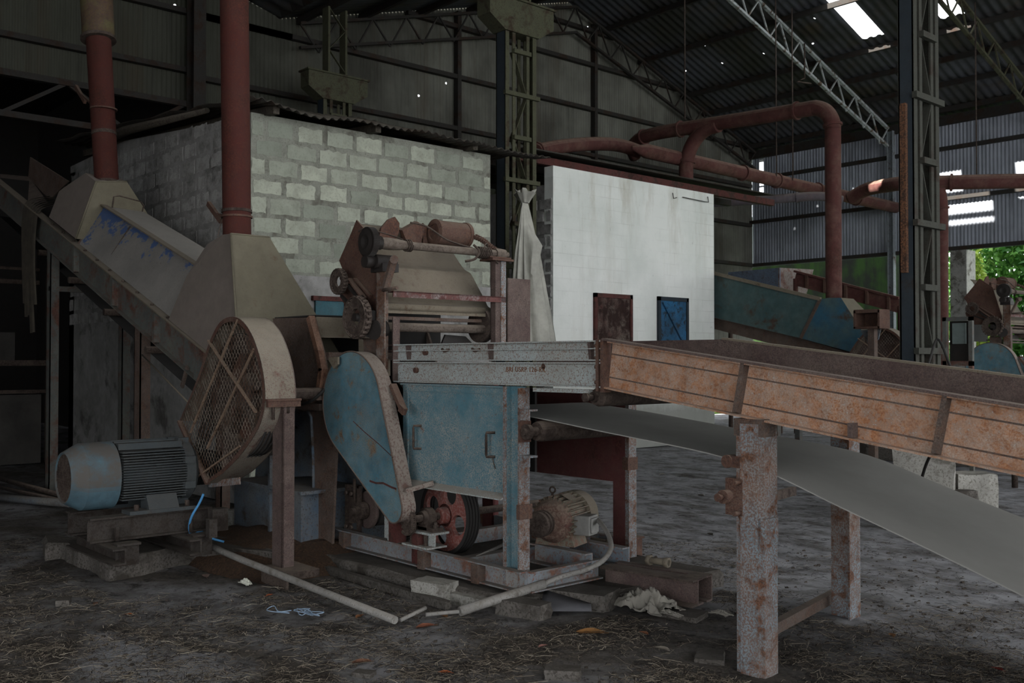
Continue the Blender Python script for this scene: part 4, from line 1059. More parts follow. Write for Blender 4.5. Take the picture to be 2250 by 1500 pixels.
part('cover_top', MB().grid([[cov(xa,3.86,.46), cov(xb,3.86,.5)], [cov(xa,4.3,.44), cov(xb,4.3,.48)], [cov(xa,IY1,.02), cov(xb,IY1,.02)]], False), M_COVER, cvr)
part('ridge_strip', MB().bar(cov(xa+.05,3.85,.475), cov(xb,3.85,.515), .07, .012), M_BEIGE, cvr)
part('cover_seam', MB().bar(cov(-10.3,IY0+.03+.06,.12), cov(-10.2,3.84,.45), .012, .012), M_OLDIRON, cvr)
part('cover_edge', MB().bar(cov(xa,IY0+.02,.0), cov(xa-.02,3.86,.47), .02, .02).bar(cov(xb,IY0+.01,.0), cov(xb-.1,3.86,.52), .03, .03), M_BROWN, cvr)
# legs
def ileg(x, y, z1, w, mat):
    m = MB().box((x-w/2, y, -.02), (x-w/2+.012, y+.1, z1)).box((x-w/2, y, -.02), (x+w/2, y+.012, z1)).box((x+w/2-.012, y, -.02), (x+w/2, y+.1, z1))
    part('leg', m, mat, ic)
ileg(-12.2, IY0+.05, zi(-12.2)-.33, .13, M_GREYB); ileg(-9.5, IY0+.05, zi(-9.5)-.33, .15, M_BROWN)
ileg(-12.2, IY1-.1, zi(-12.2)-.33, .12, M_GREYB); ileg(-9.5, IY1-.1, zi(-9.5)-.33, .12, M_BROWN)
part('leg_tie', MB().box((-12.2, IY0+.05, 2.3), (-12.15, IY1, 2.36)), M_GREYB, ic)
part('tension_rod', MB().tube([V(-9.3,3.62,1.55), V(-8.0,3.55,1.1)], .008, 6), M_BEIGE, ic)
part('brace', MB().bar(oY(412,805,3.62), oY(400,850,3.62), .02, .04), M_BROWN, ic)
# upper deflector plates
part('deflector_plate', MB().plate([oY(*p, 3.95) for p in ((66,345),(150,398),(108,440),(62,388))], .015), M_BROWN, ic, 'upright deflector plate at the upper end')
part('feed_tray', MB().plate([oY(0,382,4.2), oY(64,388,4.2), V(*oY(105,445,3.75)), V(*oY(50,442,3.7)), V(*oY(0,402,3.7))], .012), M_PURP, ic)

# hoods with stacks
def hood(name, label, bottom, topf, topb, sidex, stack):
    h = thing(name, label, 'hood', (sum(p.x for p in bottom)/len(bottom), 4.0, bottom[0].z), 'sheet metal hoods with stacks')
    F_ = [bottom[0]]+topf+[bottom[1]]; Bk = [bottom[3]]+topb+[bottom[2]]
    part('front_panel', MB().add(F_, [tuple(range(len(F_)))]), M_HOODF, h)
    n = len(F_)
    sd = MB().add([F_[-1], F_[-2], Bk[-2], Bk[-1]], [(0,1,2,3)]); part('side_panel', sd, M_HOODR, h, 'olive dusty side panel, light painted into its tone')
    rest = MB()
    for i in range(n-2): rest.add([F_[i], F_[i+1], Bk[i+1], Bk[i]], [(0,1,2,3)])
    rest.add(Bk, [tuple(range(n))]); part('top_panel', rest, M_HOODF, h)
    part('edge_seam', MB().tube([F_[-1], F_[-2]], .01, 6).tube([F_[-2], Bk[-2]], .008, 6), M_HOODR, h)
    return h
h2 = hood('stack_hood', 'dusty pink-grey hood under the thick red stack, nearest the wheel guard',
  [V(-8.6,3.58,1.86), V(-7.22,3.58,1.36), V(-7.22,4.62,1.36), V(-8.6,4.62,1.86)],
  [V(-8.34,3.63,2.23), V(-8.09,3.7,2.49), V(-7.79,3.7,2.545), V(-7.64,3.7,2.54)],
  [V(-8.34,4.3,2.23), V(-8.09,4.08,2.49), V(-7.79,4.05,2.545), V(-7.64,4.05,2.54)], 0, 0)
def stack(name, h, p0, p1, r, rings, mat=M_STACK):
    part(name, MB().cyl(p0, p1, r, r*1.04, 32, False, False), mat, h, 'red oxide stack pipe')
    d = (p1-p0).normalized()
    for t, rr, ln in rings: part('pipe_collar', MB().lathe(p0.lerp(p1, t), d, [(-ln,r),(-ln,rr),(ln,rr),(ln,r)], 32), M_OLDIRON if rr < r*1.2 else M_STEEL, h)
stack('stack_pipe', h2, V(-7.87,3.87,2.5), V(-8.02,3.87,6.6), .118, [(.01,.13,.012),(.065,.128,.012)])
def damper(h, c, r, px, s):
    m = MB().lathe(c, (0,0,1), [(-.008,r),(-.008,r*1.1),(.008,r*1.1),(.008,r)], 28)
    m.bar(oY(px[0][0],px[0][1],c.y), oY(px[1][0],px[1][1],c.y), .03, .045); m.bar(oY(px[2][0],px[2][1],c.y), V(c.x-r,c.y,c.z), .02, .02)
    part('damper_handle', m, M_RUST, h, 'rusty damper lever and clamp ring')
damper(h2, V(-7.88,3.87,2.72), .12, [(458,447),(486,486),(472,468)], 1)
part('wire', MB().tube([oY(489,470,3.8), oY(484,496,3.75), oY(478,520,3.7)], .004, 5), M_OLDIRON, h2)
h1 = hood('stack_hood', 'grey hood with olive side beside the blue-patched cover, under the leaning stack',
  [V(-11.97,3.58,3.13), V(-11.06,3.58,2.8), V(-11.1,4.62,2.8), V(-12.0,4.62,3.13)],
  [V(-11.85,3.65,3.42), V(-11.29,3.75,3.56), V(-10.95,3.75,3.42)],
  [V(-11.85,4.3,3.42), V(-11.29,4.08,3.56), V(-10.95,4.08,3.46)], 0, 0)
part('stack_pipe', MB().cyl(V(-11.1,3.92,3.4), V(-11.4,3.92,5.1), .126, .134, 30, False, False), M_STACK, h1, 'leaning red oxide stack pipe')
part('pipe_collar', MB().lathe(V(-11.4,3.92,5.09), (-.17,0,1), [(0,.13),(0,.19),(.03,.19),(.05,.17),(.05,.13)], 32), M_OLDIRON, h1)
part('upper_pipe', MB().cyl(V(-11.4,3.92,5.12), V(-11.75,3.92,7.2), .172, .18, 30, False, False), paint('yellowed_pipe', '#5d5638', '#4d3a3a', '#5a4a2e', amt=.5, sc=2.2, speck=.3, dust=.2), h1, 'yellowed upper pipe')
damper(h1, V(-11.22,3.92,4.28), .13, [(167,190),(187,224),(180,208)], 1)
for t in (4.0, 3.44): part('pipe_collar', MB().lathe(V(-11.1-.176*(t-3.4),3.92,t), (-.17,0,1), [(-.02,.126),(-.02,.134),(.02,.134),(.02,.126)], 28), M_OLDIRON, h1)
part('wire_handle', MB().tube([oX(245,470,-11.0), oX(250,432,-10.98), oX(262,430,-10.98), oX(310,443,-11.0), oX(316,452,-11.0), oX(312,466,-11.02)], .008, 6), M_OLDIRON, h1)
# rags hanging from the upper channel
rg = MB(); rnd = random.Random(5)
for i in range(7):
    xx = oY(56+i*4, 450, IY0-.02); L = rnd.uniform(.7, 1.5)
    pts = sm([V(xx.x+.1, IY0+.25, zi(xx.x)+.12), V(xx.x+.02, IY0+.02, zi(xx.x)+.04), V(xx.x, IY0-.03, zi(xx.x)-.2), V(xx.x+.03*rnd.uniform(-1,1), IY0-.03, zi(xx.x)-L*.6), V(xx.x+.04, IY0-.02, zi(xx.x)-L)], 4)
    k = len(pts)
    rg.grid([[p+V(-.045*(1-j/k*.6), 0, 0) for j, p in enumerate(pts)], [p+V(0,-.03,0) for p in pts], [p+V(.045*(1-j/k*.6), 0, 0) for j, p in enumerate(pts)]])
solo('hanging_rag', rg, plain('dark_rag', '#4a443b', .95, var=.5), 'dark torn rag draped over the upper end of the inclined conveyor', 'rag')

# ================================================================ CRUSHER, WHEEL GUARD, BIG MOTOR
cr = thing('crusher', 'brown crusher body with blue base, between the wheel guard and the teal guard', 'machine', (-7, 4.2, 0))
sp = [(-7.6,1.845),(-6.74,1.83),(-6.60,1.56),(-6.55,1.42),(-6.56,1.3),(-6.62,1.22),(-7.6,1.22)]
for y in (3.95, 5.0):
    part('side_plate', MB().prism([V(x,y,z) for x, z in sp], (0,.02,0)), M_BROWN, cr, 'brown dusty side plate' if y < 4 else None)
part('edge_strip', MB().bar(V(-6.745,3.925,1.83), V(-6.61,3.925,1.56), .05, .05).bar(V(-6.61,3.925,1.56), V(-6.555,3.925,1.42), .05, .05).bar(V(-6.555,3.925,1.44), V(-6.6,3.925,1.26), .05, .05), paint('lighter_brown_edge', '#7d5c49', '#5c3d2e', amt=.4, sc=8, dust=.4), cr)
part('top_board', MB().box((-6.76,3.97,1.675), (-6.735,5.0,1.835)), M_BEIGE, cr, 'dusty beige top board')
part('inner_plate', MB().box((-7.5,3.97,1.84), (-6.74,5.0,1.85)).box((-7.5,3.97,1.22), (-7.48,5.0,1.84)).box((-7.5,4.6,1.2), (-6.6,4.62,1.8)), M_BELTD, cr)
part('lower_bar', MB().box((-6.6,3.97,1.5), (-6.55,5.0,1.56)), M_BROWN, cr)
part('chute_blade', MB().prism([V(-6.65,4.3,1.67), V(-6.65,4.33,1.67), V(-6.4,4.43,1.5), V(-6.4,4.4,1.5)], (0,0,-.12)), M_BEIGE, cr)
part('cross_shelf', MB().box((-7.5,3.9,1.12), (-6.57,4.95,1.17)).box((-7.0,3.88,1.17), (-6.72,3.97,1.2)).box((-6.66,3.86,1.2),(-6.54,3.98,1.27)), M_BROWN, cr)
part('gusset', MB().prism([oY(*p, 3.86) for p in ((722,785),(742,784),(742,800),(733,810),(722,792))], (0,.015,0)), M_BEIGE, cr)
part('cable', MB().tube(sm([oY(648,888,3.9), oY(668,887,3.85), oY(692,875,3.85), oY(712,856,3.9), oY(718,850,3.97)], 5), .012, 8), M_BELTD, cr, 'black cable')
# brown leg with pale flange edges
legp = [oY(*p, 3.95) for p in ((655,888),(738,888),(738,1000),(729,1205),(692,1205),(688,1000),(684,915),(676,903),(655,900))]
part('leg', MB().prism(legp, (0,.02,0)), M_BROWN, cr, 'broad brown leg plate')
part('leg_edge', MB().tube([oY(*p, 3.945) for p in ((676,903),(684,915),(688,1000),(692,1205))], .013, 6), M_BLUE, cr)
part('leg', MB().box((-7.6,4.9,.0), (-6.5,4.92,1.15)), M_BROWN, cr)
bx0 = oY(515,1060,3.8); bx1 = oY(692,1060,3.8)
part('base_box', MB().box((bx0.x, 3.8, -.02), (bx1.x-.2, 4.7, .5)), M_BLUE, cr, 'dusty blue base box')
part('base_ledge', MB().box((bx0.x+.1, 3.74, .5), (bx1.x-.1, 4.7, .525)), M_BLUE, cr)
part('hopper_plate', MB().prism([oY(*p, 4.1) for p in ((600,1035),(630,1030),(652,955),(668,925),(692,905),(692,1045),(600,1050))], (0,.02,0)), M_BLUE, cr, 'blue grey lower plate')
part('hopper_plate', MB().prism([V(-8.4,4.3,.2), V(-6.6,4.3,.4), V(-6.6,4.3,1.2), V(-8.25,4.3,1.2)], (0,.02,0)), M_BLUE, cr)
part('back_sheet', MB().box((-8.1, 4.76, 0), (-6.56, 4.78, 1.3)), M_BELTD, cr)
part('rib', MB().bar(oY(597,1000,3.77), oY(597,1185,3.77), .03, .05, (0,1,0)), M_BLUE, cr)
# flywheel with spokes, seen through the mesh
FC = V(-6.58, 3.25, 1.25)
fw_ = MB().lathe(FC, (0,1,0), [(0,.34),(0,.43),(.02,.44),(.14,.44),(.16,.43),(.16,.34),(0,.34)], 56).lathe(FC, (0,1,0), [(-.02,0),(-.02,.09),(.0,.1),(.05,.16),(.1,.16)], 30)
for i in range(5):
    a = 2*PI*i/5+.3; d = V(math.cos(a), 0, math.sin(a)); fw_.bar(FC+V(0,.08,0)+d*.1, FC+V(0,.08,0)+d*.36, .05, .1, (0,1,0))
fly = part('flywheel', fw_, M_OLDIRON, cr, 'rusty flywheel behind the mesh')
part('flywheel_web', MB().cyl(FC+V(0,.1,0), FC+V(0,.12,0), .36, n=40), M_RUST, fly)
part('main_shaft', MB().cyl(FC+V(0,-.03,0), FC+V(0,1.2,0), .045, n=18), M_OLDIRON, cr)

# wheel guard
gpx = [(395,925),(408,895),(424,858),(440,815),(455,768),(468,735),(484,708),(505,696),(528,701),(550,728),(567,770),(578,815),(583,858),(582,893),(573,930),(553,967),(522,1008),(490,1040),(457,1062)]
GY = 3.2; GW = .225
gp = [oY(x, y, GY) for x, y in gpx]
gs_ = [gp[0]]+sm(gp[1:-1], 3)+[gp[-1]]
wg = thing('wheel_guard', 'large mesh-fronted wheel guard with dusty rim on a brown angle post', 'guard', (-6.5, 3.3, 0))
cenw = V(sum(p.x for p in gp)/len(gp), GY, sum(p.z for p in gp)/len(gp))
rim = MB(); inn = [p-(p-cenw).normalized()*.01 for p in gs_]
rim.grid([[p for p in gs_], [p+V(0,GW,0) for p in gs_]]).grid([inn, [p+V(0,GW,0) for p in inn]]).grid([[p+V(0,GW,0) for p in gs_], [p+V(0,GW,0) for p in inn]], False)
M_WRIM = paint('dusty_wheel_rim', '#837a6c', '#573c33', '#66403a', amt=.22, sc=9, speck=.36, dust=.6, dustc='#8c8374', var=.3, base2='#777269', ssc=115, film=.5)
part('rim', rim, M_WRIM, wg, 'dusty curved rim')
part('rim_edge', MB().grid([[p+V(0,-.004,0) for p in gs_], [p-(p-cenw).normalized()*.035+V(0,-.004,0) for p in gs_]], False), M_RUST, wg, 'red brown front edge')
part('back_plate', MB().plate([p+V(0,GW+.001,0) for p in gs_], .006, V(0,1,0)), M_PURP, wg)
part('bottom_edge', MB().bar(gp[0], gp[-1], .02, .04, (0,1,0)), M_RUST, wg)
# expanded mesh
poly = [(p.x, p.z) for p in gs_]
def clip_line(poly, nx, nz, c):
    # intersections of nx*x+nz*z=c with the polygon, as sorted pairs
    hits = []
    n = len(poly)
    for i in range(n):
        (x0, z0), (x1, z1) = poly[i], poly[(i+1) % n]
        a = nx*x0+nz*z0-c; b = nx*x1+nz*z1-c
        if (a < 0) != (b < 0):
            t = a/(a-b); hits.append((x0+(x1-x0)*t, z0+(z1-z0)*t))
    hits.sort(key=lambda q: q[0]*-nz+q[1]*nx)
    return [(hits[i], hits[i+1]) for i in range(0, len(hits)-1, 2)]
ms = MB()
for ang in (math.radians(40), math.radians(-40)):
    dx, dz = math.sin(ang), math.cos(ang); nx, nz = dz, -dx
    cs_ = [nx*x+nz*z for x, z in poly]; c = min(cs_)
    while c < max(cs_):
        for p, q in clip_line(poly, nx, nz, c): ms.bar(V(p[0], GY+.004, p[1]), V(q[0], GY+.004, q[1]), .002, .0028, (0,1,0))
        c += .036
part('mesh_screen', ms, paint('rusty_mesh_wire', '#8a7f72', '#5a4334', amt=.5, sc=6, dust=0), wg, 'expanded wire mesh screen')
M_BAR = paint('pale_rust_bar', '#85705f', '#5d4436', '#94806c', amt=.5, sc=12, speck=.5, dust=.2)
for a, b_, w_ in (((522,702),(418,950),.012),((558,766),(455,985),.012),((458,748),(562,905),.02),((527,980),(408,1066),.012)):
    part('cross_bar', MB().bar(oY(a[0],a[1],GY-.006), oY(b_[0],b_[1],GY-.006), .012, w_, (0,1,0)), M_BAR, wg)
q = oY(583,893,GY)
part('bracket', MB().box((q.x+.012, GY+.0, 1.185), (q.x+.04, GY+GW+.02, 1.225)).box((q.x+.012, GY-.01, 1.225), (q.x+.05, GY+GW+.02, 1.24)), M_RUST, wg)
part('bolt', MB().cyl(V(q.x+.015, GY+.05, 1.1), V(q.x+.015, GY+.05, 1.24), .012, n=8).cyl(V(q.x+.015, GY+.16, 1.14), V(q.x+.015, GY+.16, 1.2), .012, n=8), M_OLDIRON, wg)
gx = oY(598,1190,GY+.12).x
part('leg', MB().box((gx, GY+.12, .08), (gx+.14, GY+.132, 1.2)).box((gx+.128, GY+.12, .08), (gx+.14, GY+.21, 1.2)), M_PURP, wg, 'brown angle post')
part('foot', MB().box((gx-.02, GY+.06, .05), (gx+.32, GY+.3, .1)).box((gx-.02, GY+.05, -.01), (gx+.32, GY+.07, .1)), M_OLDIRON, wg)
part('lower_strip', MB().bar(oY(460,1063,GY+.08), oY(527,1056,GY+.08), .012, .05), M_POST, wg, 'pale strip at the lower end')

# big motor
bm_ = thing('electric_motor', 'big grey blue electric motor with fan grille at the left', 'motor', (-7.27, 2.8, .3))
MC = V(-7.27, 2.28, .68)
M_MOT = paint('dusty_motor_grey', '#414545', '#3f3a35', amt=.15, sc=6, speck=.2, dust=.5, dustc='#504d49', var=.25, base2='#3c4346', film=.4)
M_MOTB = paint('motor_blue_chipped', '#3c515a', '#3a2f2b', amt=.15, sc=9, speck=.12, dust=.9, dlo=-.42, dhi=-.2, dustc='#524f4b', base2='#56737f')
part('fan_cover', MB().lathe(MC, (0,1,0), [(.012,.165),(0,.172),(.0,.178),(.1,.232),(.105,.236),(.32,.24),(.32,.225)], 48), M_MOTB, bm_, 'dusty fan cover with blue lower half')
gr = MB(); 
for k in range(-9, 10):
    h = math.sqrt(max(0, .166**2-(k*.018)**2))
    if h > .02: gr.bar(MC+V(k*.018,.012,-h), MC+V(k*.018,.012,h), .004, .006, (0,1,0)).bar(MC+V(-h,.014,k*.018), MC+V(h,.014,k*.018), .004, .006, (0,1,0))
gr.cyl(MC+V(0,.05,0), MC+V(0,.055,0), .17, n=32)
part('fan_grille', gr, M_OLDIRON, bm_, 'round fan grille')
bd = MB().cyl(MC+V(0,.33,0), MC+V(0,.82,0), .195, n=36)
part('motor_body', bd, M_MOT, bm_)
fins = MB()
for k in range(-9, 10):
    z = k*.0185
    w_ = .235 if abs(k) < 8 else .21
    fins.box((MC.x-w_, MC.y+.335, MC.z+z-.0035), (MC.x+w_, MC.y+.8, MC.z+z+.0035))
fins.box((MC.x-.13, MC.y+.335, MC.z+.18), (MC.x+.13, MC.y+.8, MC.z+.225)).box((MC.x-.11, MC.y+.335, MC.z+.222), (MC.x-.1, MC.y+.8, MC.z+.235)).box((MC.x+.03, MC.y+.335, MC.z+.222), (MC.x+.04, MC.y+.8, MC.z+.235))
part('cooling_fins', fins, M_MOT, bm_, 'horizontal cooling fins')
eb = MB().lathe(MC, (0,1,0), [(.8,.2),(.8,.232),(.87,.232),(.9,.2),(.9,.06),(.96,.05)], 44)
for a in (.4, 1.2, 2.0, 2.8, -.4, -1.2):
    p = MC+V(.235*math.cos(a), .8, .235*math.sin(a)); eb.box(p-V(.025,.02,.025), p+V(.025,.06,.025))
part('end_bell', eb, M_MOT, bm_)
part('motor_pulley', MB().lathe(MC, (0,1,0), [(.86,.05),(.95,.05),(.95,.12)]+[(.96+.03*i+d, .13-.02*(j % 2)) for i in range(5) for j, d in enumerate((0,.012,.018))]+[(1.12,.12),(1.12,0)], 36), M_BELTD, bm_, 'dark grooved pulley')
for s in (-1, 1):
    ft = MB(); ft.box((MC.x+s*.13, MC.y+.36, .415), (MC.x+s*.29, MC.y+.84, .44)).prism([V(MC.x+s*.12, MC.y+.5, .5), V(MC.x+s*.22, MC.y+.5, .54), V(MC.x+s*.28, MC.y+.5, .44), V(MC.x+s*.12, MC.y+.5, .44)], (0,.22,0))
    part('foot', ft, M_MOT, bm_)
for y in (.42, .79): part('foot_bolt', MB().cyl(V(MC.x+.25, MC.y+y, .44), V(MC.x+.25, MC.y+y, .48), .018, n=6), M_OLDIRON, bm_)
# drive belts to the flywheel
for k in range(4):
    y = 3.26+.03*k; lp = loop2(V(FC.x,0,FC.z), .445, V(MC.x,0,MC.z), .125, 24); db = MB()
    db.grid([[p+V(0,y,0) for p in lp], [p+V(0,y+.018,0) for p in lp]])
    o = part('drive_belt', db, M_BELTD, cr); md = o.modifiers.new('t','SOLIDIFY'); md.thickness = .008
# motor rails
M_SKID = paint('dark_dusty_rail', '#3b3632', '#2b231e', amt=.4, sc=8, speck=.4, dust=.5, dustc='#59524a')
mr = thing('motor_skid', 'rusty steel rail skid bolted to the ground under the big motor', 'skid', (-7.2, 2.75, 0))
for s in (-.2, .2): part('rail', MB().ibeam(V(MC.x+s, MC.y+.1, .245), V(MC.x+s, MC.y+.98, .245), .12, .168, .012), M_SKID, mr)
for y in (2.52, 3.05): part('cross_rail', MB().channel(V(MC.x-.4, y, .13), V(MC.x+.55, y, .13), .11, .09, .012), M_SKID, mr)
for y in (2.52, 3.05):
    x = MC.x+.42
    part('adjuster', MB().box((x-.06, y-.03, .24), (x+.05, y+.13, .255)).box((x+.0, y-.03, .1), (x+.012, y+.13, .24)).cyl(V(x-.12,y+.03,.25), V(x-.12,y+.03,.35), .016, n=8).cyl(V(x-.19,y+.05,.25), V(x-.19,y+.05,.33), .02, n=6).box((x-.3, y-.01, .24), (x-.22, y+.08, .36)), M_SKID, mr)
part('bracket', MB().box((MC.x+.36, 3.18, .26), (MC.x+.44, 3.3, .42)).box((MC.x+.5, 3.1, .24), (MC.x+.56, 3.16, .37)), M_SKID, mr)
# pad under the motor
def slab(pts, z0, z1, j=.02, seed=1):
    r = random.Random(seed); out = []
    n = len(pts)
    for i in range(n):
        p, q = pts[i], pts[(i+1) % n]; L = (q-p).length; k = max(1, int(L/.12))
        for s in range(k):
            w = p.lerp(q, s/k); out.append(V(w.x+r.uniform(-j,j), w.y+r.uniform(-j,j), 0))
    m = MB(); k = len(out)
    c = sum(out, V(0,0,0))/k
    lo = [V(p.x, p.y, z0) for p in out]; mid = [V(p.x, p.y, z1-.02+r.uniform(-.012,.008)) for p in out]; hi = [V(*(p+(c-p).normalized()*.025).xy, z1+r.uniform(-.008,.008)) for p in out]
    vs = lo+mid+hi; fs = []
    for i in range(k):
        j2 = (i+1) % k; fs += [(i,j2,k+j2,k+i),(k+i,k+j2,2*k+j2,2*k+i)]
    fs.append(tuple(range(2*k,3*k))); m.add(vs, fs); return m
M_PAD = paint('broken_concrete', '#65605a', '#3b3630', amt=.4, sc=3, speck=.4, dust=.5, dustc='#48433d', var=.4, bump=.8)
solo('concrete_pad', slab([oZ(100,1182,.1), oZ(205,1222,.1), oZ(240,1238,.1), oZ(425,1200,.1), V(-6.4,3.55,0), V(-7.9,3.5,0), V(-8.0,2.4,0)], -.05, .115, .02, 4), M_PAD, 'broken concrete pad under the big motor', 'slab')

# ================================================================ DARK FURNACE STUB far left
fs_ = thing('masonry_furnace', 'dark masonry furnace with iron rails at the far left', 'furnace', (-15.9, 3.6, 0))
part('wall', MB().box((-16.4, 2.5, 0), (-15.5, 4.55, 1.0)).box((-16.4, 2.5, 1.5), (-15.55, 4.2, 1.9)), plain('dark_masonry', '#4a4743', .95, var=.6, sc=2), fs_)  # masonry in a mottled dark tone
part('rail', MB().box((-15.5, 2.5, 1.42), (-15.42, 4.75, 1.5)).box((-15.5, 2.5, 1.02), (-15.42, 4.75, 1.07)), M_OLDIRON, fs_)
part('rail', MB().box((-15.5, 2.5, 2.6), (-15.45, 4.5, 2.66)).box((-15.5, 2.5, 2.8), (-15.45, 4.5, 2.84)), M_OLDIRON, fs_)
part('post', MB().box((-15.5, 4.6, 0), (-15.4, 4.7, 2.85)), M_OLDIRON, fs_)
# loose pipes on the ground at the left
for i, (a, b_, r_, lab) in enumerate((((-10,1048),(112,1082),.03,'grey pipe lying behind the motor, uppermost of three'),((-10,1068),(112,1095),.022,'thin pipe lying behind the motor, between two others'),((-10,1092),(118,1103),.04,'blue grey pipe lying behind the motor, lowest of three'))):
    p, q = oZ(a[0],a[1],.05), oZ(b_[0],b_[1],.05)
    solo('loose_pipe', MB().cyl(p, q+(q-p)*.25, r_, n=14), (M_OLDIRON, M_OLDIRON, M_BLUE)[i], lab, 'pipe', 'loose pipes behind the motor')
# ================================================================ SMALL MOTOR, RAILS, BEAM PAIR, CONDUITS, PLINTH
AX = V(-.324, .946, 0); SX = V(.946, .324, 0)
sm_ = thing('electric_motor', 'small finned brown motor with shiny terminal box behind the teal post', 'motor', (-4.5, 4.75, .2))
P0 = oY(1186, 1151, 4.42); K = .1
def A_(t, s=0, u=0): return P0+AX*t+SX*s+V(0,0,u)
M_M2 = paint('dusty_olive_motor', '#6e695c', '#5b4033', '#7c4a3c', amt=.3, sc=7, speck=.4, dust=.55, dustc='#8a8272', var=.35)
part('motor_pulley', MB().lathe(A_(-.05), AX, [(0,0),(0,.05),(.01,.08),(.03,.085),(.035,.065),(.05,.065),(.055,.085),(.07,.085),(.075,.065),(.09,.065),(.095,.085),(.105,.08),(.105,.03),(.17,.03)], 32), M_OLDIRON, sm_, 'brown grooved pulley')
part('end_bell', MB().lathe(A_(.1), AX, [(0,.03),(0,.06),(.015,.075),(.02,.105),(.03,.118),(.075,.148),(.075,.13)], 40), paint('flecked_bell', '#7d6a5c', '#6b3f37', '#54403a', amt=.42, sc=14, speck=.5, dust=.4, dustc='#857b6d'), sm_, 'red flecked end bell')
part('motor_body', MB().cyl(A_(.15), A_(.45), .132, n=32), M_M2, sm_)
fn = MB()
for i in range(26):
    a = 2*PI*i/26
    if -2.2 < (a if a < PI else a-2*PI) < -.95: continue
    d = SX*math.cos(a)+V(0,0,math.sin(a))
    fn.bar(A_(.16)+d*.142, A_(.44)+d*.142, .007, .034, tuple(d))
part('cooling_fins', fn, M_M2, sm_, 'lengthwise cooling fins')
part('fan_cover', MB().lathe(A_(.44), AX, [(0,.13),(0,.162),(.12,.16),(.16,.14),(.16,0)], 36), M_BEIGE, sm_, 'dusty fan cover')
part('terminal_box', MB().cbox(A_(.3, .185, -.03), (.12,.13,.13), Matrix((SX, AX, (0,0,1))).transposed()).cbox(A_(.3, .25, -.03), (.02,.1,.1), Matrix((SX, AX, (0,0,1))).transposed()), plain('bright_aluminium', '#8d8b86', .5, .3, var=.4), sm_, 'shiny aluminium terminal box', bevel=.006)
part('name_plate', MB().cbox(A_(.28, .075, .148), (.07,.1,.004), Matrix((SX, AX, (0,0,1))).transposed() @ Matrix.Rotation(math.radians(27), 3, 'Y')), M_BEIGE, sm_, 'blank pale name plate')
eyep = A_(.22, -.02, .165)
part('lifting_eye', MB().tube([eyep+SX*(.02*math.cos(2*PI*i/16))+V(0,0,.03+.02*math.sin(2*PI*i/16)) for i in range(17)], .006, 6).cyl(eyep-V(0,0,.02), eyep+V(0,0,.015), .008, n=8), M_OLDIRON, sm_)
part('foot', MB().prism([A_(.2,-.14,-.17), A_(.2,.15,-.17), A_(.2,.12,-.08), A_(.2,-.12,-.08)], AX*.2), M_M2, sm_)
# its rail pieces
rl_ = thing('motor_rail', 'pale blue steel rail under the small finned motor', 'rail', (-4.3, 4.8, .1))
zr = P0.z-.17
part('rail_channel', MB().channel(V(-4.95,4.62,zr-.13), V(-4.42,4.62,zr-.13), .13, .07, .01), M_BASE, rl_)
part('rail_channel', MB().channel(V(-4.95,4.95,zr-.13), V(-4.4,4.95,zr-.13), .13, .07, .01), M_BASE, rl_)
def stop(px, py):
    c = oZ(px, py, .02); c.z = .02
    m = MB().box(c+V(-.1,0,0), c+V(.06,.012,.15)).box(c+V(.05,0,0), c+V(.062,.13,.15)).box(c+V(-.11,-.01,.15), c+V(.075,.14,.162))
    part('stop_block', m, M_RUST, rl_, 'rusted stop block')
stop(1306, 1240); stop(1372, 1228)
for a, b in (((1300,1183),(1335,1190)),((1345,1178),(1384,1180))): part('stop_bolt', MB().cyl(oZ(*a,.2), oZ(*b,.2), .014, n=8).cyl(oZ(*b,.2), oZ(b[0]+5,b[1]+1,.2), .024, n=6), M_BEIGE, rl_)
# the pair of channels on the ground
q0, q1 = oZ(1533,1272,.175), oZ(1330,1241,.175); dB = (q0-q1).normalized(); sB = V(-dB.y, dB.x, 0)
bp = thing('steel_channel', 'rusty double channel beam lying on the ground right of the small motor', 'channel', (q0.x, q0.y, 0))
z0, z1 = .012, .175
part('channel', MB().channel(V(*q1.xy,z0), V(*q0.xy,z0), z1-z0, .075, .012, flip=True), M_PURP, bp)
o1, o0 = q1+sB*.19, q0+sB*.19
part('channel', MB().channel(V(*o1.xy,z0), V(*o0.xy,z0), z1-z0, .075, .012), M_PURP, bp)
e0 = q0-dB*.012
part('end_plate', MB().bar(V(*(q0-dB*.06).xy,z1-.004), V(*(o0-dB*.06).xy,z1-.004), .12, .01), M_OLDIRON, bp)
part('side_flange', MB().bar(V(*(q1-sB*.03).xy,z1-.006), V(*(q0-sB*.03).xy,z1-.006), .07, .012).bar(V(*(q1-sB*.03).xy,z0+.006), V(*(q0-sB*.03).xy,z0+.006), .07, .012), M_OLDIRON, bp)
cl = o1.lerp(o0, .3)
part('clamp_bolt', MB().cyl(V(*cl.xy,z1+.03), V(*(cl+dB*.16).xy,z1+.03), .022, n=8).cyl(V(*(cl+dB*.13).xy,z1+.03), V(*(cl+dB*.16).xy,z1+.03), .034, n=6).cyl(V(*(cl+dB*.0).xy,z1+.03), V(*(cl+dB*.03).xy,z1+.03), .034, n=6), M_BEIGE, bp)
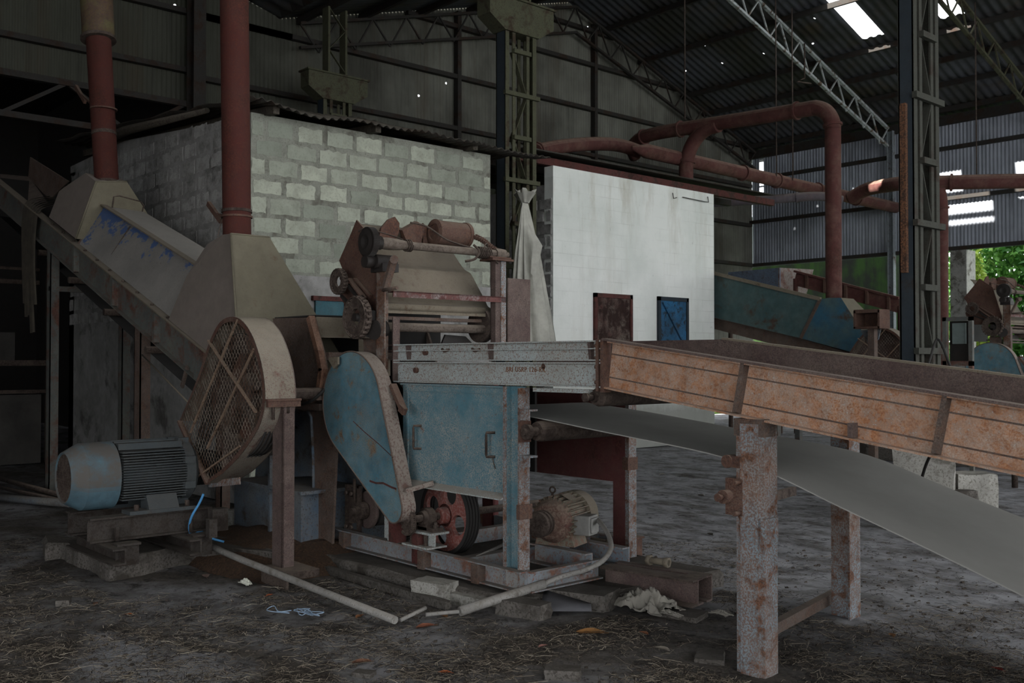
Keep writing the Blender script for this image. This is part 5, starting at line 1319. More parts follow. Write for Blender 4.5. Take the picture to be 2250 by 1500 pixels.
# plinth under the machine: rough blocks along its front edge
pl = thing('concrete_plinth', 'rough grey concrete plinth under the feeding machine', 'plinth', (-5.4, 4.2, 0))
zf = .1
fe = [oZ(x, y, .09) for x, y in ((692,1212),(834,1246),(925,1270),(1080,1298),(1190,1300))]
part('slab', slab(fe+[V(-4.2,4.35,0), V(-4.1,5.55,0), V(-6.7,5.55,0)], -.05, .078, .014, 9), M_PAD, pl)
def lump(c, s, seed, rot=0, rough=.12):
    r = random.Random(seed); m = MB(); M = Matrix.Rotation(rot, 3, 'Z'); n = 5
    def f(p): 
        k = mn.noise(p*3.1+V(seed*7.3,0,0))*rough
        return V(*c)+M @ V(p.x*s[0]/2*(1+k), p.y*s[1]/2*(1+k), (p.z*s[2]/2)*(1+k*.6)+s[2]/2)
    for ax in range(3):
        for sg in (-1, 1):
            rows = []
            for i in range(n):
                row = []
                for j in range(n):
                    a = -1+2*i/(n-1); b = -1+2*j/(n-1); p = [0,0,0]; p[ax] = sg; p[(ax+1) % 3] = a; p[(ax+2) % 3] = b
                    row.append(f(V(*p)))
                rows.append(row)
            m.grid(rows, False)
    return m
def rock(name, px, py, s, seed, label, cat='stone', mat=None, rot=None, z=0, group=None):
    p = oZ(px, py, z+.0); return solo(name, lump((p.x, p.y, ground(p.x,p.y)+z-.006 if z == 0 else z), s, seed, seed*1.3 if rot is None else rot), mat or M_PAD, label, cat, group)
M_PALECON = paint('pale_concrete_block', '#a19e96', '#6e6a62', amt=.35, sc=5, speck=.35, dust=.35, dustc='#8a857c', bump=.8)
rock('concrete_block', 955, 1312, (.26,.16,.13), 3, 'pale concrete block lying under the middle of the base channel', 'block', M_PALECON, .25)
rock('concrete_block', 1010, 1315, (.5,.14,.07), 5, 'long low concrete piece beside the pale block', 'block', M_PALECON, 0.1)
rock('concrete_block', 1150, 1350, (.32,.13,.1), 7, 'rough concrete block under the grey conduit', 'block', M_PAD, .2)
rock('concrete_block', 1275, 1325, (.42,.26,.11), 9, 'flat concrete slab left of the crumpled cloth', 'block', M_PAD, .35)
rock('brick', 1237, 1478, (.17,.1,.055), 11, 'single grey brick at the bottom edge of the picture', 'brick', M_PAD, .7)
rock('concrete_block', 1500, 1345, (.25,.2,.03), 13, 'flat stone under the end of the steel beam', 'block', M_PAD, .3)
rock('stone', 500, 1150, (.16,.12,.16), 15, 'pale lump beside the blue base box', mat=M_PALECON)
rock('stone', 683, 1195, (.08,.06,.1), 17, 'small upright stone beside the brown leg', mat=M_PAD)
rock('stone', 140, 1320, (.12,.08,.04), 19, 'flat stone on the dirt at the left edge')
rock('stone', 555, 1215, (.16,.12,.08), 23, 'dirty stone below the crusher base')
rock('stone', 1560, 1440, (.2,.14,.03), 21, 'flat stone left of the front post foot')
rock('stone', 800, 1470, (.1,.07,.03), 27, 'small stone at the lower middle of the dirt')
# gutter kerb
k0, k1 = oZ(716,1250,.01), oZ(985,1330,.01)
solo('kerb_strip', MB().bar(k0, k1, .05, .05), M_PAD, 'thin concrete kerb line in front of the plinth', 'kerb')
# dirt heap round the crusher base
hp = MB(); rows = []
for i in range(22):
    row = []
    for j in range(16):
        x = -8.1+2.0*i/21; y = 3.15+1.1*j/15
        e = math.sin(PI*i/21)**.6*math.sin(PI*min(1, (j/15)*.75))**.7 if 0 < i < 21 and j > 0 else 0
        row.append(V(x, y, -.03+.2*e*(1+.4*mn.noise(V(x*3,y*3,2)))))
    rows.append(row)
hp.grid(rows)
solo('dirt_heap', hp, paint('brown_dirt', '#3d3026', '#251d18', '#5a4432', amt=.5, sc=9, speck=.6, dust=0, bump=1), 'brown dirt heaped against the crusher base', 'dirt', kind='stuff')
# conduits
M_CONDUIT = paint('dusty_grey_conduit', '#8d8a85', '#6a655d', amt=.25, sc=8, speck=.3, dust=.5, dustc='#79736b')
a = oZ(424, 1183, .16); b = oZ(868, 1362, .035)
solo('conduit_pipe', MB().tube([a, a.lerp(b,.3)-V(0,0,.01), a.lerp(b,.7)-V(0,0,.005), b], .023, 12), M_CONDUIT, 'long dusty grey conduit from the big motor across the dirt', 'conduit')
a = oZ(1010, 1343, .04); b = oZ(1196, 1282, .14)
cd2 = thing('cable_conduit', 'grey conduit and hose leading from the dirt up to the small motor', 'conduit', (a.x, a.y, 0))
part('pipe', MB().cyl(a, b, .028, n=16), M_CONDUIT, cd2)
te = A_(.36, .22, -.04)
hose = sm([b]+[oY(x, y, b.y+(4.82-b.y)*i/7) for i, (x, y) in enumerate(((1196,1281),(1235,1266),(1285,1252),(1322,1233),(1341,1208),(1340,1184),(1328,1160),(1314,1142))) if i], 6)
part('hose', MB().tube(hose, .016, 10), M_CONDUIT, cd2, 'flexible grey hose')
part('thin_pipe', MB().tube([a, oZ(975,1346,.03), oZ(935,1350,.03)], .012, 8).tube([oZ(880,1362,.03), oZ(915,1345,.06), oZ(935,1335,.07)], .012, 8), M_CONDUIT, cd2)
solo('blue_wire', MB().tube(sm([oD(447,1085,7.2), oD(438,1105,7.2), oD(421,1135,7.2), oD(416,1160,7.25), oD(423,1178,7.3), oD(440,1166,7.35), oD(458,1180,7.45), oD(492,1190,7.5)], 6), .009, 8), plain('blue_plastic', '#4f8fc0', .6, var=.2), 'bright blue wire sticking up from the conduit by the big motor', 'wire')
solo('thin_rod', MB().tube([oZ(1045,1225,.2), oZ(1112,1193,.22)], .012, 8), M_CONDUIT, 'thin grey rod leaning behind the base channel', 'rod')
# folded sheet, crumpled cloth, papers
sh = MB(); p = [oZ(*q, .03) for q in ((1183,1340),(1300,1341),(1298,1330),(1196,1318))]
rows = []
for i in range(9):
    t = i/8; w0 = p[0].lerp(p[1], t); w1 = p[3].lerp(p[2], t); rows.append([w0, w0.lerp(w1,.5)+V(0,0,.02), w1+V(0,0,.05*(1-t)+.015)])
sh.grid(rows); o = solo('folded_sheet', sh, plain('grey_sheet', '#5b5a5d', .6, var=.3), 'folded grey sheet lying right of the rough block, under the conduit', 'sheet'); md = o.modifiers.new('t','SOLIDIFY'); md.thickness = .008
def crumple(name, px, py, sx, sy, h, seed, mat, label, cat, z=.0):
    c = oZ(px, py, 0); m = MB(); rows = []; n = 64
    for i in range(n):
        row = []
        for j in range(n):
            a, b = -1+2*i/(n-1), -1+2*j/(n-1); rr = math.sqrt(a*a+b*b); e = max(0, 1-rr*.8)
            q = V(a*2.1+seed, b*2.1, seed); 
            k = .9-1.9*abs(mn.noise(q*1.1))-1.0*abs(mn.noise(q*2.3+V(3,1,0)))
            row.append(V(c.x+a*sx*(1+.35*mn.noise(q)+.12*mn.noise(q*4)), c.y+b*sy*(1+.35*mn.noise(q+V(9,0,0))), z+.004+h*max(0, e*.5+k*e**.7)))
        rows.append(row)
    m.grid(rows); o = solo(name, m, mat, label, cat); md = o.modifiers.new('t','SOLIDIFY'); md.thickness = .004; return o
crumple('crumpled_cloth', 1420, 1334, .19, .12, .11, 3.1, M_CLOTH, 'crumpled pale cloth against the steel beam', 'cloth')
crumple('paper_scrap', 1470, 1350, .09, .03, .02, 8.2, M_CLOTH, 'pale paper strip below the crumpled cloth', 'paper')
crumple('paper_scrap', 1585, 1350, .06, .03, .02, 5.2, M_CLOTH, 'pale scrap left of the front post', 'paper')
crumple('paper_scrap', 540, 1283, .06, .025, .03, 6.7, plain('whitish_leaf', '#c9c9bb', .8), 'whitish curled scrap below the long conduit', 'paper')
# blue twine
tw_ = MB(); r = random.Random(2)
for k in range(5):
    c = oZ(650+r.uniform(-35,35), 1348+r.uniform(-4,4), .012); tw_.tube(sm([c+V(r.uniform(-.12,.12), r.uniform(-.06,.06), r.uniform(0,.02)) for _ in range(6)], 4), .003, 5)
solo('blue_twine', tw_, plain('pale_blue_twine', '#8fa3b8', .8), 'tangle of pale blue twine in front of the long conduit', 'twine')
# ---------------- straw and fibre litter
rnd = random.Random(11)
lt = MB()
BOXES = []
def note(o, m=.1):
    # keep litter out of what stands on the ground
    pts = []
    def rec(q):
        if q.type == 'MESH':
            w = rootloc(q); pts.extend([v.co+w for v in q.data.vertices if (v.co+w).z < .12])
        for c in q.children: rec(c)
    rec(o)
    if pts: BOXES.append((min(p.x for p in pts)-m, max(p.x for p in pts)+m, min(p.y for p in pts)-m, max(p.y for p in pts)+m))
for o in list(bpy.data.objects):
    if o.parent is None and 'category' in o and o.get('kind') is None and o['category'] in ('block','brick','stone','cloth','paper','sheet','skid','slab','channel','plinth','rail','twine'): note(o, .06)
for q in (leg, pr_leg): 
    BOXES.append((min(v.co.x for v in q.data.vertices)+XM-.1, max(v.co.x for v in q.data.vertices)+XM+.1, min(v.co.y for v in q.data.vertices)+Y0-.1, max(v.co.y for v in q.data.vertices)+Y0+.1))
BOXES.append((-8.3, -6.0, 3.0, 4.4))
def blocked(p): return any(a < p.x < b and c < p.y < d for a, b, c, d in BOXES)
def fibre(x, y, L, w, lift):
    a = rnd.uniform(0, PI); d = V(math.cos(a), math.sin(a), 0); s = V(-d.y, d.x, 0); c = rnd.uniform(-.12, .12)*L
    pts = []
    z = ground(x, y)+.004
    for i in range(4):
        t = i/3-.5; p = V(x, y, z+lift*rnd.random())+d*(t*L)+s*(c*(t*t*4-1)); pts.append(p)
    lt.grid([[p+s*w for p in pts], [p+V(0,0,w*1.2) for p in pts], [p-s*w for p in pts]])
cnt = 0
while cnt < 20000:
    px = rnd.uniform(-20, 2270); py = rnd.uniform(1180, 1510)
    if px > 1700 and py < 1330 and rnd.random() < .8: continue
    p = oZ(px, py, 0)
    if blocked(p): continue
    den = .5+.9*mn.noise(V(p.x*1.6, p.y*1.6, 9))
    if rnd.random() > den: continue
    fibre(p.x, p.y, rnd.choice((.02,.025,.035,.05,.08,.13))*rnd.uniform(.6,1.3), rnd.choice((.0005,.0007,.001,.0014)), .015); cnt += 1
n = NT('straw_litter'); g_ = n.n('ShaderNodeNewGeometry')
cr_ = n.n('ShaderNodeValToRGB'); n.put(cr_.inputs[0], g_.outputs['Random Per Island'])
e = cr_.color_ramp.elements; e[0].color = lin('#1d1916'); e[1].color = lin('#b0a694')
for pos, c in ((.45,'#332c26'),(.65,'#746a5d'),(.9,'#857a6a')):
    el = e.new(pos); el.color = lin(c)
n.done(cr_.outputs[0], .95)
# clods
solo('straw_litter', lt, n.m, 'loose straw and fibre litter over the dirt floor', 'litter', kind='stuff', loc=V(0,0,0))
cl_ = MB()
for k in range(1500):
    px = rnd.uniform(0, 2250); py = rnd.uniform(1200, 1500); p = oZ(px, py, 0)
    if blocked(p): continue
    s = rnd.choice((.006,.008,.012,.018)); z = ground(p.x,p.y)
    vs = [V(p.x+s*rnd.uniform(.6,1.3)*a, p.y+s*rnd.uniform(.6,1.3)*b, z+s*c*.7) for a, b, c in ((1,0,0),(0,1,0),(-1,0,0),(0,-1,0),(.6,.2,.7),(.1,.7,.8),(-.6,.1,.6),(0,-.6,.75))]
    cl_.add(vs, [(0,1,5,4),(1,2,6,5),(2,3,7,6),(3,0,4,7),(4,5,6,7)])
solo('dirt_crumbs', cl_, plain('crumb_dirt', '#4a433c', .95, var=.6, sc=20), 'small dark crumbs of dirt on the floor', 'dirt', kind='stuff', loc=V(0,0,0))
# leaves
def leaf(px, py, L, seed, col, label, curl=.35):
    c = oZ(px, py, 0); r = random.Random(seed); a = r.uniform(0, 2*PI); d = V(math.cos(a), math.sin(a), 0); s = V(-d.y, d.x, 0); m = MB(); rows = []
    z0 = ground(c.x, c.y)+.006
    for i in range(9):
        t = i/8; w = L*.24*math.sin(PI*min(1, t*.97+.03))**.8; row = []
        for j in range(5):
            v = -1+j/2
            row.append(V(c.x, c.y, z0)+d*(L*(t-.5))+s*(w*v*(1+.15*mn.noise(V(t*5,v,seed))))+V(0,0,curl*L*.35*(v*v)*math.sin(PI*t)+.12*L*(t-.5)**2*2+.02*L*mn.noise(V(t*6,v*2,seed))+.004))
        rows.append(row)
    m.grid(rows); m.tube([V(c.x,c.y,z0+.006)+d*(L*(t-.5)) for t in (0,.3,.7,1.12)], .0016, 5)
    return solo('dry_leaf', m, plain('leaf_'+str(seed), col, .8, var=.4, sc=30), label, 'leaf', 'dry leaves on the dirt')
for a_ in ((1298,1392,.16,1,'#8a6238','largest curled brown leaf, on the dirt below the crumpled cloth'),
 (452,1262,.11,2,'#77635a','pinkish grey leaf left of the long conduit'),(232,1252,.11,3,'#8f6a45','tan leaf at the corner of the motor pad'),
 (372,1235,.13,4,'#7f6a50','long narrow straw-coloured leaf in front of the motor pad'),(285,1348,.05,5,'#9a5a35','small orange leaf in the left foreground'),
 (592,1308,.06,6,'#a05a38','orange leaf just below the long conduit'),(790,1352,.08,7,'#9a6a48','orange-brown leaf scrap touching the middle of the long conduit'),
 (935,1372,.12,8,'#7a4a36','reddish leaf where the two conduits meet'),(975,1350,.09,9,'#8f6848','tan leaf lying over the thin pipe between the conduits'),
 (1000,1345,.08,10,'#a89a80','pale curled leaf at the start of the cable conduit'),(1415,1392,.07,12,'#8a5a40','small brown leaf right of the largest leaf'),
 (1192,1420,.06,13,'#8a6258','pinkish leaf left of the largest leaf'),(978,1468,.07,14,'#94522f','orange leaf at the bottom edge, left of the grey brick'),
 (2192,1458,.07,15,'#7a2f25','dark red leaf at the lower right corner'),(1960,1390,.08,16,'#84603f','brown leaf behind the front post near the rear post'),
 (1455,1425,.09,17,'#877f73','grey leaf strip between the largest leaf and the front post'),(795,1448,.1,18,'#6a4a38','brown leaf in the middle foreground'),
 (1290,1262,.06,19,'#8a5a3a','orange leaf on the plinth under the hose'),(210,1322,.06,20,'#7a4a30','rust-coloured leaf left of the small orange one'),
 (1540,1085,.1,22,'#5d554a','grey dry leaf on the bare floor behind the slack belt'),(1560,1170,.1,23,'#4a443d','dark dry leaf on the bare floor between beam and belt'),
 (1455,1040,.1,24,'#8a857c','pale leaf on the bare floor right of the red rear post'),(1610,1240,.09,25,'#6d665c','grey leaf on the bare floor beside the front post'),
 (1690,1060,.12,26,'#3d3833','dark curled leaf behind the front post')):
    leaf(*a_)
# ================================================================ DUCTS UNDER THE ROOF
def vert(px, py, d): return oD(px, py, d)
def collar(m, p, d, r): m.lathe(p, d, [(-.02,r),(-.02,r*1.22),(.02,r*1.22),(.02,r)], 24)
def duct(name, pts, r, label, collars=(), mat=None, k=8, smooth=True):
    q = sm(pts, k) if smooth else [Vector(p) for p in pts]
    t = thing(name, label, 'duct', tuple(q[0]), 'red ducts under the roof')
    part('pipe', MB().tube(q, r, 18), mat or M_PIPE, t)
    for i in collars:
        i = min(max(1, int(i*(len(q)-1))), len(q)-2); m = MB(); collar(m, q[i], q[i+1]-q[i-1], r if not isinstance(r, list) else r[i]); part('collar', m, mat or M_PIPE, t)
    return t
YL = 15.5; XS = -9.1
arch = [V(XS,YL,2.55), V(XS,YL,3.6), V(XS,YL,4.8), V(XS,YL,5.45)]
for i in range(7):
    a = PI/2*i/6; arch.append(V(XS-.42+.42*math.cos(a), YL, 5.5+.42*math.sin(a)))
arch += [V(-10.2,YL,5.95), V(-11.2,YL,6.0), V(-12.2,YL,6.05), V(-13.0,YL,6.08), V(-13.5,YL+.05,6.06), V(-13.85,YL+.2,5.95), V(-13.95,YL+.4,5.8)]
duct('overhead_duct', arch, .135, 'red duct arching up from the far hood and running left above the white building', (.27, .62, .78, .87), k=4)
duct('branch_duct', [V(-11.5,YL,5.98), V(-11.85,YL,5.93), V(-12.12,YL,5.72), V(-12.25,YL-.02,5.4), V(-12.27,YL-.02,5.0), V(-12.27,YL-.02,4.55)], .14, 'red elbow duct dropping into the white building', (.6,))
duct('manifold_duct', [oX(1178,332,-12.9), oX(1230,322,-13.0), oX(1300,316,-13.1), oX(1360,319,-13.1), oX(1410,335,-12.8)], .13, 'dark curved duct left of the arch, above the white building', (.05,))
long_ = [oX(x, 325+(x-1390)*.2265, -12.4) for x in (1388,1420,1500,1600,1700,1800,1900,1968)]
tl = duct('long_duct', long_, [.03]+[.14]*7, 'long pinkish duct sloping behind the arch towards the side wall', (), smooth=False)
for t in (.32, .45, .62, .8): 
    m = MB(); p = long_[1].lerp(long_[-1], t); collar(m, p, long_[-1]-long_[1], .14); part('collar', m, M_PIPE, tl)
duct('side_duct', [oD(1868,436,22.6), oD(1905,416,22.2), oD(1945,408,21.6), oD(1985,403,21), oD(2080,401,20.6), oD(2160,399,20.3), oD(2290,397,20)], .15, 'horizontal red duct at the far right with a sunlit spot', (.55, .7))
duct('low_duct', [oD(1555,446,22.5), oD(1640,441,22.2), oD(1720,436,22), oD(1800,431,21.8), oD(1850,440,21.8)], .1, 'thin grey purple pipe below the long duct', (.6,), mat=paint('grey_purple_pipe', '#5b5559', '#5b4a4c', amt=.3, sc=3, dust=.4))
duct('drop_duct', [oD(2062,415,20.4), oD(2068,450,20.4), oD(2069,520,20.4), oD(2069,640,20.4), V(oD(2069,640,20.4).x, oD(2069,640,20.4).y, 0)], .13, 'red vertical duct half hidden behind the dark lattice column', (.3,))
# hanging rods
def rod(px, y0, y1, d, label, hook=False):
    p = oD(px, y1, d); top = roofz(p.y)-.1
    z1 = 1.5+(791-max(y0,-200))*d/FPX; z1 = top if y0 <= 0 else min(z1, top)
    pts = [p, V(p.x, p.y, z1)]
    m = MB().tube(pts, .014, 6)
    if hook: m.tube([p, p+V(-.1,-.1,-.06), p+V(.08,.1,-.1)], .014, 6)
    solo('hanging_rod', m, M_OLDIRON, label, 'rod', 'rods hanging from the roof')
rod(1505, 0, 262, 19.4, 'thin rod holding the arching duct above the white building')
rod(1706, 0, 388, 21.6, 'left of two close rods holding the long duct')
rod(1742, 0, 396, 22, 'right of two close rods holding the long duct')
rod(1768, 95, 172, 19, 'short hooked wire under the pale truss', True)
rod(2146, 0, 395, 20.35, 'rod holding the side duct at the far right')

# ================================================================ SECOND LINE OF MACHINES
M_DTEAL = paint('dark_dusty_teal', '#4d605e', '#4a3a30', amt=.25, sc=2, speck=.2, dust=.35, dustc='#6e6d66', base2='#3a5354')
l2 = thing('stack_hood', 'teal cover and blue hood of the second machine line, under the arching duct', 'hood', (XS, 15.2, 1.2), 'sheet metal hoods with stacks')
yl = 15.2
tr = [oY(*p, yl) for p in ((1540,593),(1803,657),(1760,743),(1540,690))]
part('cover_side', MB().prism(tr, (0,.03,0)), M_DTEAL, l2, 'long dark teal cover side')
part('far_side', MB().prism([p+V(0,1.0,-.2) for p in tr], (0,.03,0)), M_DTEAL, l2)
part('rim_strip', MB().bar(tr[0], tr[1], .06, .06), M_BEIGE, l2)
hf = [oY(*p, yl) for p in ((1803,657),(1822,654),(1848,654),(1913,757),(1903,782),(1760,743))]
hb = [p+V(0,.95 if i > 2 else .4, 0) for i, p in enumerate(hf)]
part('front_panel', MB().add(hf, [tuple(range(6))]), paint('blue_hood_patch', '#4d605e', '#4a3a30', amt=.2, sc=2.5, speck=.2, dust=.2, base2='#2c5a70'), l2, 'patchy blue hood front')
m = MB()
for i in range(5): m.add([hf[i], hf[i+1], hb[i+1], hb[i]], [(0,1,2,3)])
part('side_panel', m, M_HOODR, l2)
part('channel', MB().prism([oY(*p, yl+.1) for p in ((1540,692),(1764,744),(1900,785),(1890,812),(1760,772),(1540,715))], (0,.9,0)), M_BROWN, l2, 'rust brown channel under the cover')
part('seam', MB().bar(hf[0], hf[5], .05, .05), M_BROWN, l2)
for x in (-12.2, -10.2): part('leg', MB().box((x, yl+.1, 0), (x+.1, yl+.2, 1.6)).box((x, yl+.8, 0), (x+.1, yl+.9, 1.6)), M_GREYB, l2)
# copies of our own machines stand in the second line
f2 = copy_tree(fm); f2.location = Vector(fm.location)+V(-.28, 11.45, .2)
f2['label'] = 'dark feeding machine of the second line at the far right behind the trough'
solo('concrete_plinth', MB().box((-8.3, 14.3, -.02), (-4.6, 17.2, .27)), M_PAD, 'concrete plinth under the far feeding machine of the second line', 'plinth')
g2 = copy_tree(wg); g2.location = Vector(wg.location)+V(-1.15, 11.3, .2)
g2['label'] = 'dark mesh wheel guard of the second line, behind the dark lattice column'
# metal frame beside the lattice column
fr2 = thing('metal_frame', 'grey metal frame with a small pane beside the far teal guard', 'frame', (-5.6, 12.6, 0))
fx = [oY(*p, 12.6) for p in ((2070,697),(2136,697))]
x0, x1, zt_ = fx[0].x, fx[1].x, fx[0].z
part('frame_post', MB().box((x1-.05, 12.6, 0), (x1, 12.65, zt_)).box((x0, 12.6, 0), (x0+.05, 12.65, zt_)).box((x0, 12.6, zt_-.05), (x1, 12.65, zt_)).box((x0, 12.6, zt_-.62), (x1, 12.65, zt_-.56)), M_GREYB, fr2)
part('back_sheet', MB().box((x0+.05, 12.7, zt_-.56), (x1-.05, 12.71, zt_-.05)), M_GREASE, fr2)
q = [oY(*p, 12.66) for p in ((2092,710),(2122,755))]
part('pane', MB().box((q[0].x, 12.66, q[1].z), (q[1].x, 12.68, q[0].z)), plain('dusty_pane', '#6f7a76', .5, var=.3), fr2, 'dusty grey green pane')
# third line: boxes and a red trough behind
b3 = thing('feed_box', 'blue grey feed box with a rusty front behind the teal cover', 'box', oD(1740,640,21))
part('box_side', MB().plate([oD(1600,598,21.5), oD(1713,588,20.5), oD(1713,650,20.5), oD(1600,640,21.5)], .03), paint('dull_blue_box', '#667486', '#4c3f3a', amt=.2, sc=3, dust=.3), b3, 'dull blue side')
part('box_front', MB().plate([oD(1713,588,20.5), oD(1788,592,21.3), oD(1768,660,21.3), oD(1713,665,20.5)], .03), paint('pale_rust_box', '#8d8580', '#6b4a42', amt=.45, sc=3, speck=.4, dust=.3), b3, 'pale rusty front')
for q in (oD(1605,640,21.5), oD(1713,650,20.5), oD(1768,660,21.3)): part('leg', MB().cyl(V(q.x, q.y, 0), q, .05, n=8), M_BROWN, b3)
t3 = thing('red_trough', 'red oxide trough with ribs behind the arching duct', 'trough', oD(1870,640,20))
a, b_ = oD(1748,612,20.5), oD(1978,672,19)
part('trough_side', MB().bar(a, b_, .06, .27), M_PIPE, t3)
part('trough_edge', MB().bar(a+V(0,-.02,.15), b_+V(0,-.02,.15), .12, .04), M_PIPE, t3)
for t in (.12, .3, .5, .7, .9): part('rib', MB().cbox(a.lerp(b_, t)+V(.03,-.06,0), (.05,.06,.26)), M_RUST, t3)
part('leg', MB().cyl(V(*b_.xy, 0), b_, .05, n=10).cyl(V(*a.xy, 0), a, .05, n=10), M_PIPE, t3)
bx = thing('rusty_box', 'small open rusty box between the blue hood and the lattice column', 'box', oD(1915,705,14.6))
c = oD(1915,702,14.6)
part('box_frame', MB().cbox(c+V(0,0,.12), (.4,.3,.05)).cbox(c-V(0,0,.12), (.4,.3,.03)).cbox(c+V(.19,0,0), (.03,.3,.26)).cbox(c-V(.19,0,0), (.03,.3,.26)).cbox(c+V(0,.14,0), (.4,.02,.26)), M_RUST, bx)
part('post', MB().box((c.x-.05, c.y-.02, 0), (c.x+.05, c.y+.08, c.z-.12)), M_BROWN, bx)
solo('pale_plate', MB().plate([oD(1890,725,14.8), oD(1935,722,14.6), oD(1930,745,14.6), oD(1912,762,14.7)], .02), M_BLUE, 'pale blue plate below the small rusty box', 'plate')
solo('steel_stanchion', MB().bar(oD(1988,985,9.2)-V(0,0,.25), oD(1988,800,9.2), .12, .05, (1,0,0)), M_GREASE, 'dark stub post on the floor behind the trough at the right', 'post')
# rubble on the floor behind the trough
rock('concrete_block', 2030, 1160, (.5,.3,.8), 31, 'large tilted pale lump behind the trough at the right', 'block', M_PALECON, .4)
rock('concrete_block', 2135, 1160, (.34,.3,.52), 33, 'pale broken block behind the trough, right of the large lump', 'block', M_PALECON, .8)
rock('concrete_block', 2085, 1168, (.4,.25,.4), 35, 'flat pale block behind the belt edge at the right', 'block', M_PAD, 1.1)
rock('stone', 1970, 1062, (.2,.14,.1), 37, 'stone at the foot of the dark stub post', mat=M_PAD)
rock('stone', 2180, 1095, (.12,.1,.05), 39, 'small stone right of the broken block', mat=M_PALECON)
solo('loose_cable', MB().tube(sm([oD(2052,985,6.2), oD(2035,1020,6.4), oD(2022,1062,6.6)], 6), .01, 8), M_BELTD, 'dark cable hanging from the trough at the right', 'cable')
solo('loose_cable', MB().tube(sm([oD(2015,860,9), oD(2040,800,9.3), oD(2060,745,9.4), oD(2086,800,9.2), oD(2100,850,9)], 6), .012, 8), M_BELTD, 'dark cable looping beside the lattice column', 'cable')

# sheaf of white plastic tied to the lattice column
ts = MB(); rows = []; C0 = oX(1141,448,-10.3); nx_ = 88
for i in range(16):
    t = i/15; row = []; zz = C0.z-t*2.05
    hw = .05+.28*t**.8; 
    for j in range(nx_):
        a = 2*PI*j/nx_; f = 1+.3*math.sin(a*11+2*t)*min(1, t*3)
        row.append(V(C0.x+.12+.16*t*math.cos(a)*f, C0.y+.1*t+hw*math.sin(a)*f*(1 if math.sin(a) < 0 else 1.15), zz))
    rows.append(row+[row[0]])
ts.grid(rows)
kn = MB(); rr = []
for i in range(7):
    t = i/6; rr.append([V(C0.x+.12+(.05+.09*t)*math.cos(2*PI*j/20)*(1+.3*math.sin(j*2.3)), C0.y+(.05+.09*t)*math.sin(2*PI*j/20)*(1+.3*math.sin(j*2.3)), C0.z+.16*t-.04*math.sin(j*1.7)*t) for j in range(21)])
kn.grid(rr)
tp_ = thing('tied_sack', 'dirty white plastic sheet tied in a bunch on the lattice column', 'sheet', (C0.x, C0.y, C0.z-2))
M_SACK = plain('dirty_white_plastic', '#b1afa4', .7, var=.45, sc=3)
part('sheet', ts, M_SACK, tp_); part('knot', kn, M_SACK, tp_)
part('flap', MB().grid([[oX(1160,490,-10.0), oX(1172,530,-10.0), oX(1166,600,-10.02)], [oX(1180,520,-9.98), oX(1192,540,-9.95), oX(1176,610,-9.98)]]), M_SACK, tp_)

# ================================================================ OUTSIDE
M_GRASS = NT('grass_green'); M_GRASS = M_GRASS.done(M_GRASS.mix(M_GRASS.noise(3, 6, .7), '#35551a', '#5c7a2c'), .95)
solo('lawn', MB().box((-20, 24.9, -.05), (14, 60, .03)).box((-34, 18, -.05), (-17.2, 24.89, .03)), M_GRASS, 'bright grass outside the open bay', 'grass', kind='structure')
def leafmat(a, b):
    n = NT('leaf_green'); g = n.n('ShaderNodeNewGeometry')
    c = n.mix(g.outputs['Random Per Island'], a, b); n.done(c, .55)
    tl = n.n('ShaderNodeBsdfTranslucent'); n.put(tl.inputs[0], c); mx = n.n('ShaderNodeMixShader'); mx.inputs[0].default_value = .35
    n.t.links.new(n.b.outputs[0], mx.inputs[1]); n.t.links.new(tl.outputs[0], mx.inputs[2]); n.t.links.new(mx.outputs[0], n.o.inputs[0]); return n.m
M_LEAF = (leafmat('#2f5f24', '#6fa04a'), leafmat('#3f7a33', '#93b860'), leafmat('#244a22', '#4d7d3a'))
def bush(x, y, rx, ry, h, n_, size, mat, label, seed, name='bush', cat='bush'):
    r = random.Random(seed); t = thing(name, label, cat, (x, y, 0), 'trees outside the open bay' if name == 'tree' else 'bushes outside the open bay'); m = MB()
    for k in range(n_):
        u = r.random()*2*PI; zz = h*r.random(); w = math.sin(PI*min(1, zz/h*.85+.12))**.5; rr = r.random()**.35
        p = V(x+rx*w*rr*math.cos(u), y+ry*w*rr*math.sin(u), zz+.15*r.uniform(-1,1))
        d = V(r.uniform(-1,1), r.uniform(-1,1), r.uniform(-1.2,.2)).normalized(); s = d.cross(V(r.uniform(-1,1), r.uniform(-1,1), r.uniform(-1,1))).normalized()
        L = size*r.uniform(.7,1.4); 
        m.add([p, p+d*L*.5+s*L*.3, p+d*L, p+d*L*.5-s*L*.3], [(0,1,2,3)])
    part('foliage', m, mat, t); part('stem', MB().tube([V(x,y,0), V(x+.05,y,h*.5), V(x-.05,y,h*.85)], [.06,.045,.02], 8), M_TIMBER, t)
bush(-12.3, 28.2, .8, .6, 5.2, 2600, .17, M_LEAF[1], 'light green climbing bush right beside the concrete pier', 1)
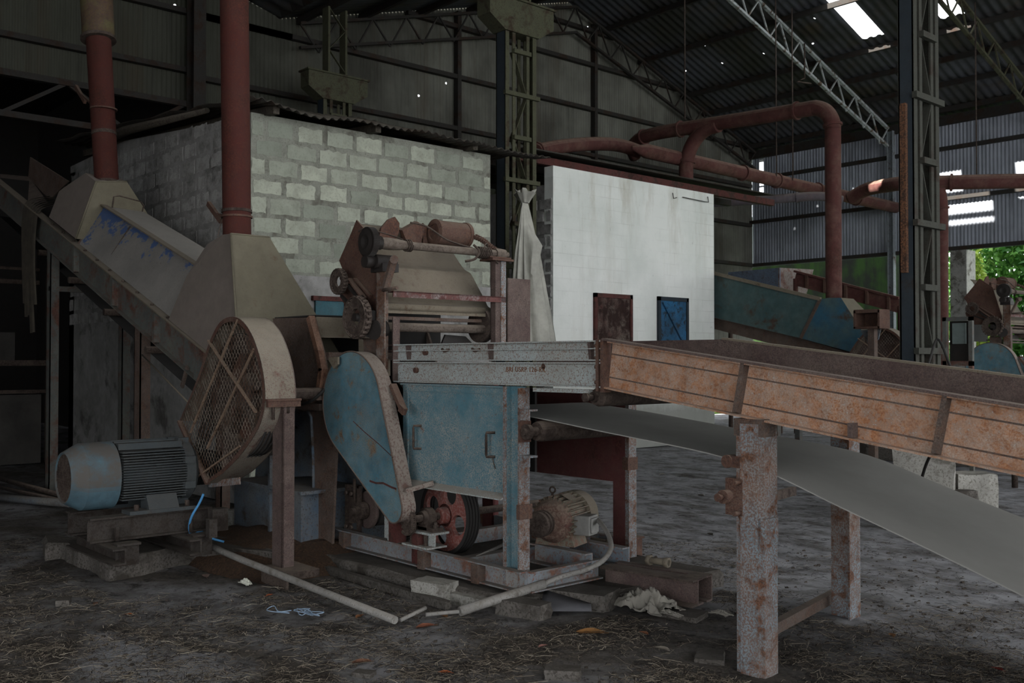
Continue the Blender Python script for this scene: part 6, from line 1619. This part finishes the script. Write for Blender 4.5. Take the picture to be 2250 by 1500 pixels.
bush(-11.3, 28.6, 1.0, .8, 5.0, 3000, .2, M_LEAF[0], 'mid green leafy bush in the middle of the right-hand opening', 2)
bush(-10.0, 28.4, 1.2, .9, 5.0, 3000, .2, M_LEAF[2], 'dark green leafy bush at the right edge of the opening', 3)
bush(-13.5, 33, 3.2, 1.6, 8.0, 5200, .3, M_LEAF[2], 'tall dark green tree behind the bushes outside', 4, 'tree', 'tree')
bush(-8.6, 33, 3.2, 1.6, 8.0, 4200, .3, M_LEAF[0], 'tall green tree outside beyond the right edge', 5, 'tree', 'tree')
bush(-11.35, 26.3, .28, .2, 4.3, 1500, .13, leafmat('#6f8a2c', '#9aae4c'), 'yellow green vine climbing beside the concrete pier', 8, 'climbing_vine', 'vine')
# ================================================================ LIGHT, CAMERA
w = bpy.data.worlds.new('sky'); SC.world = w; w.use_nodes = True
wt = w.node_tree; bg = wt.nodes['Background']
bg.inputs[0].default_value = (.93, .96, 1.0, 1); bg.inputs[1].default_value = 2.0
sun = bpy.data.lights.new('sun', 'SUN'); sun.energy = 14; sun.angle = .009; sun.color = (1, .96, .9)
so = bpy.data.objects.new('sun', sun); COL.objects.link(so); so.rotation_euler = SUN.to_track_quat('-Z', 'Y').to_euler(); so.location = (10, -20, 30)
so['kind'] = 'helper'
cam = bpy.data.cameras.new('camera'); co = bpy.data.objects.new('camera', cam); COL.objects.link(co)
cam.sensor_width = 36; cam.lens = FPX*36/2250; cam.clip_end = 200
co.location = EYE; co.rotation_euler = (PI/2+PITCH, 0, YAW)
cam.dof.use_dof = True; cam.dof.focus_distance = 6.2; cam.dof.aperture_fstop = 6.3
SC.camera = co
SC.view_settings.view_transform = 'Standard'; SC.view_settings.look = 'None'; SC.view_settings.gamma = 1
SC.view_settings.use_curve_mapping = False
SC.view_settings.exposure = 0.98
SC.cycles.max_bounces = 6; SC.cycles.diffuse_bounces = 4; SC.cycles.glossy_bounces = 2; SC.cycles.transmission_bounces = 4; SC.cycles.transparent_max_bounces = 8
SC.cycles.use_denoising = True
SC.cycles.caustics_reflective = False; SC.cycles.caustics_refractive = False
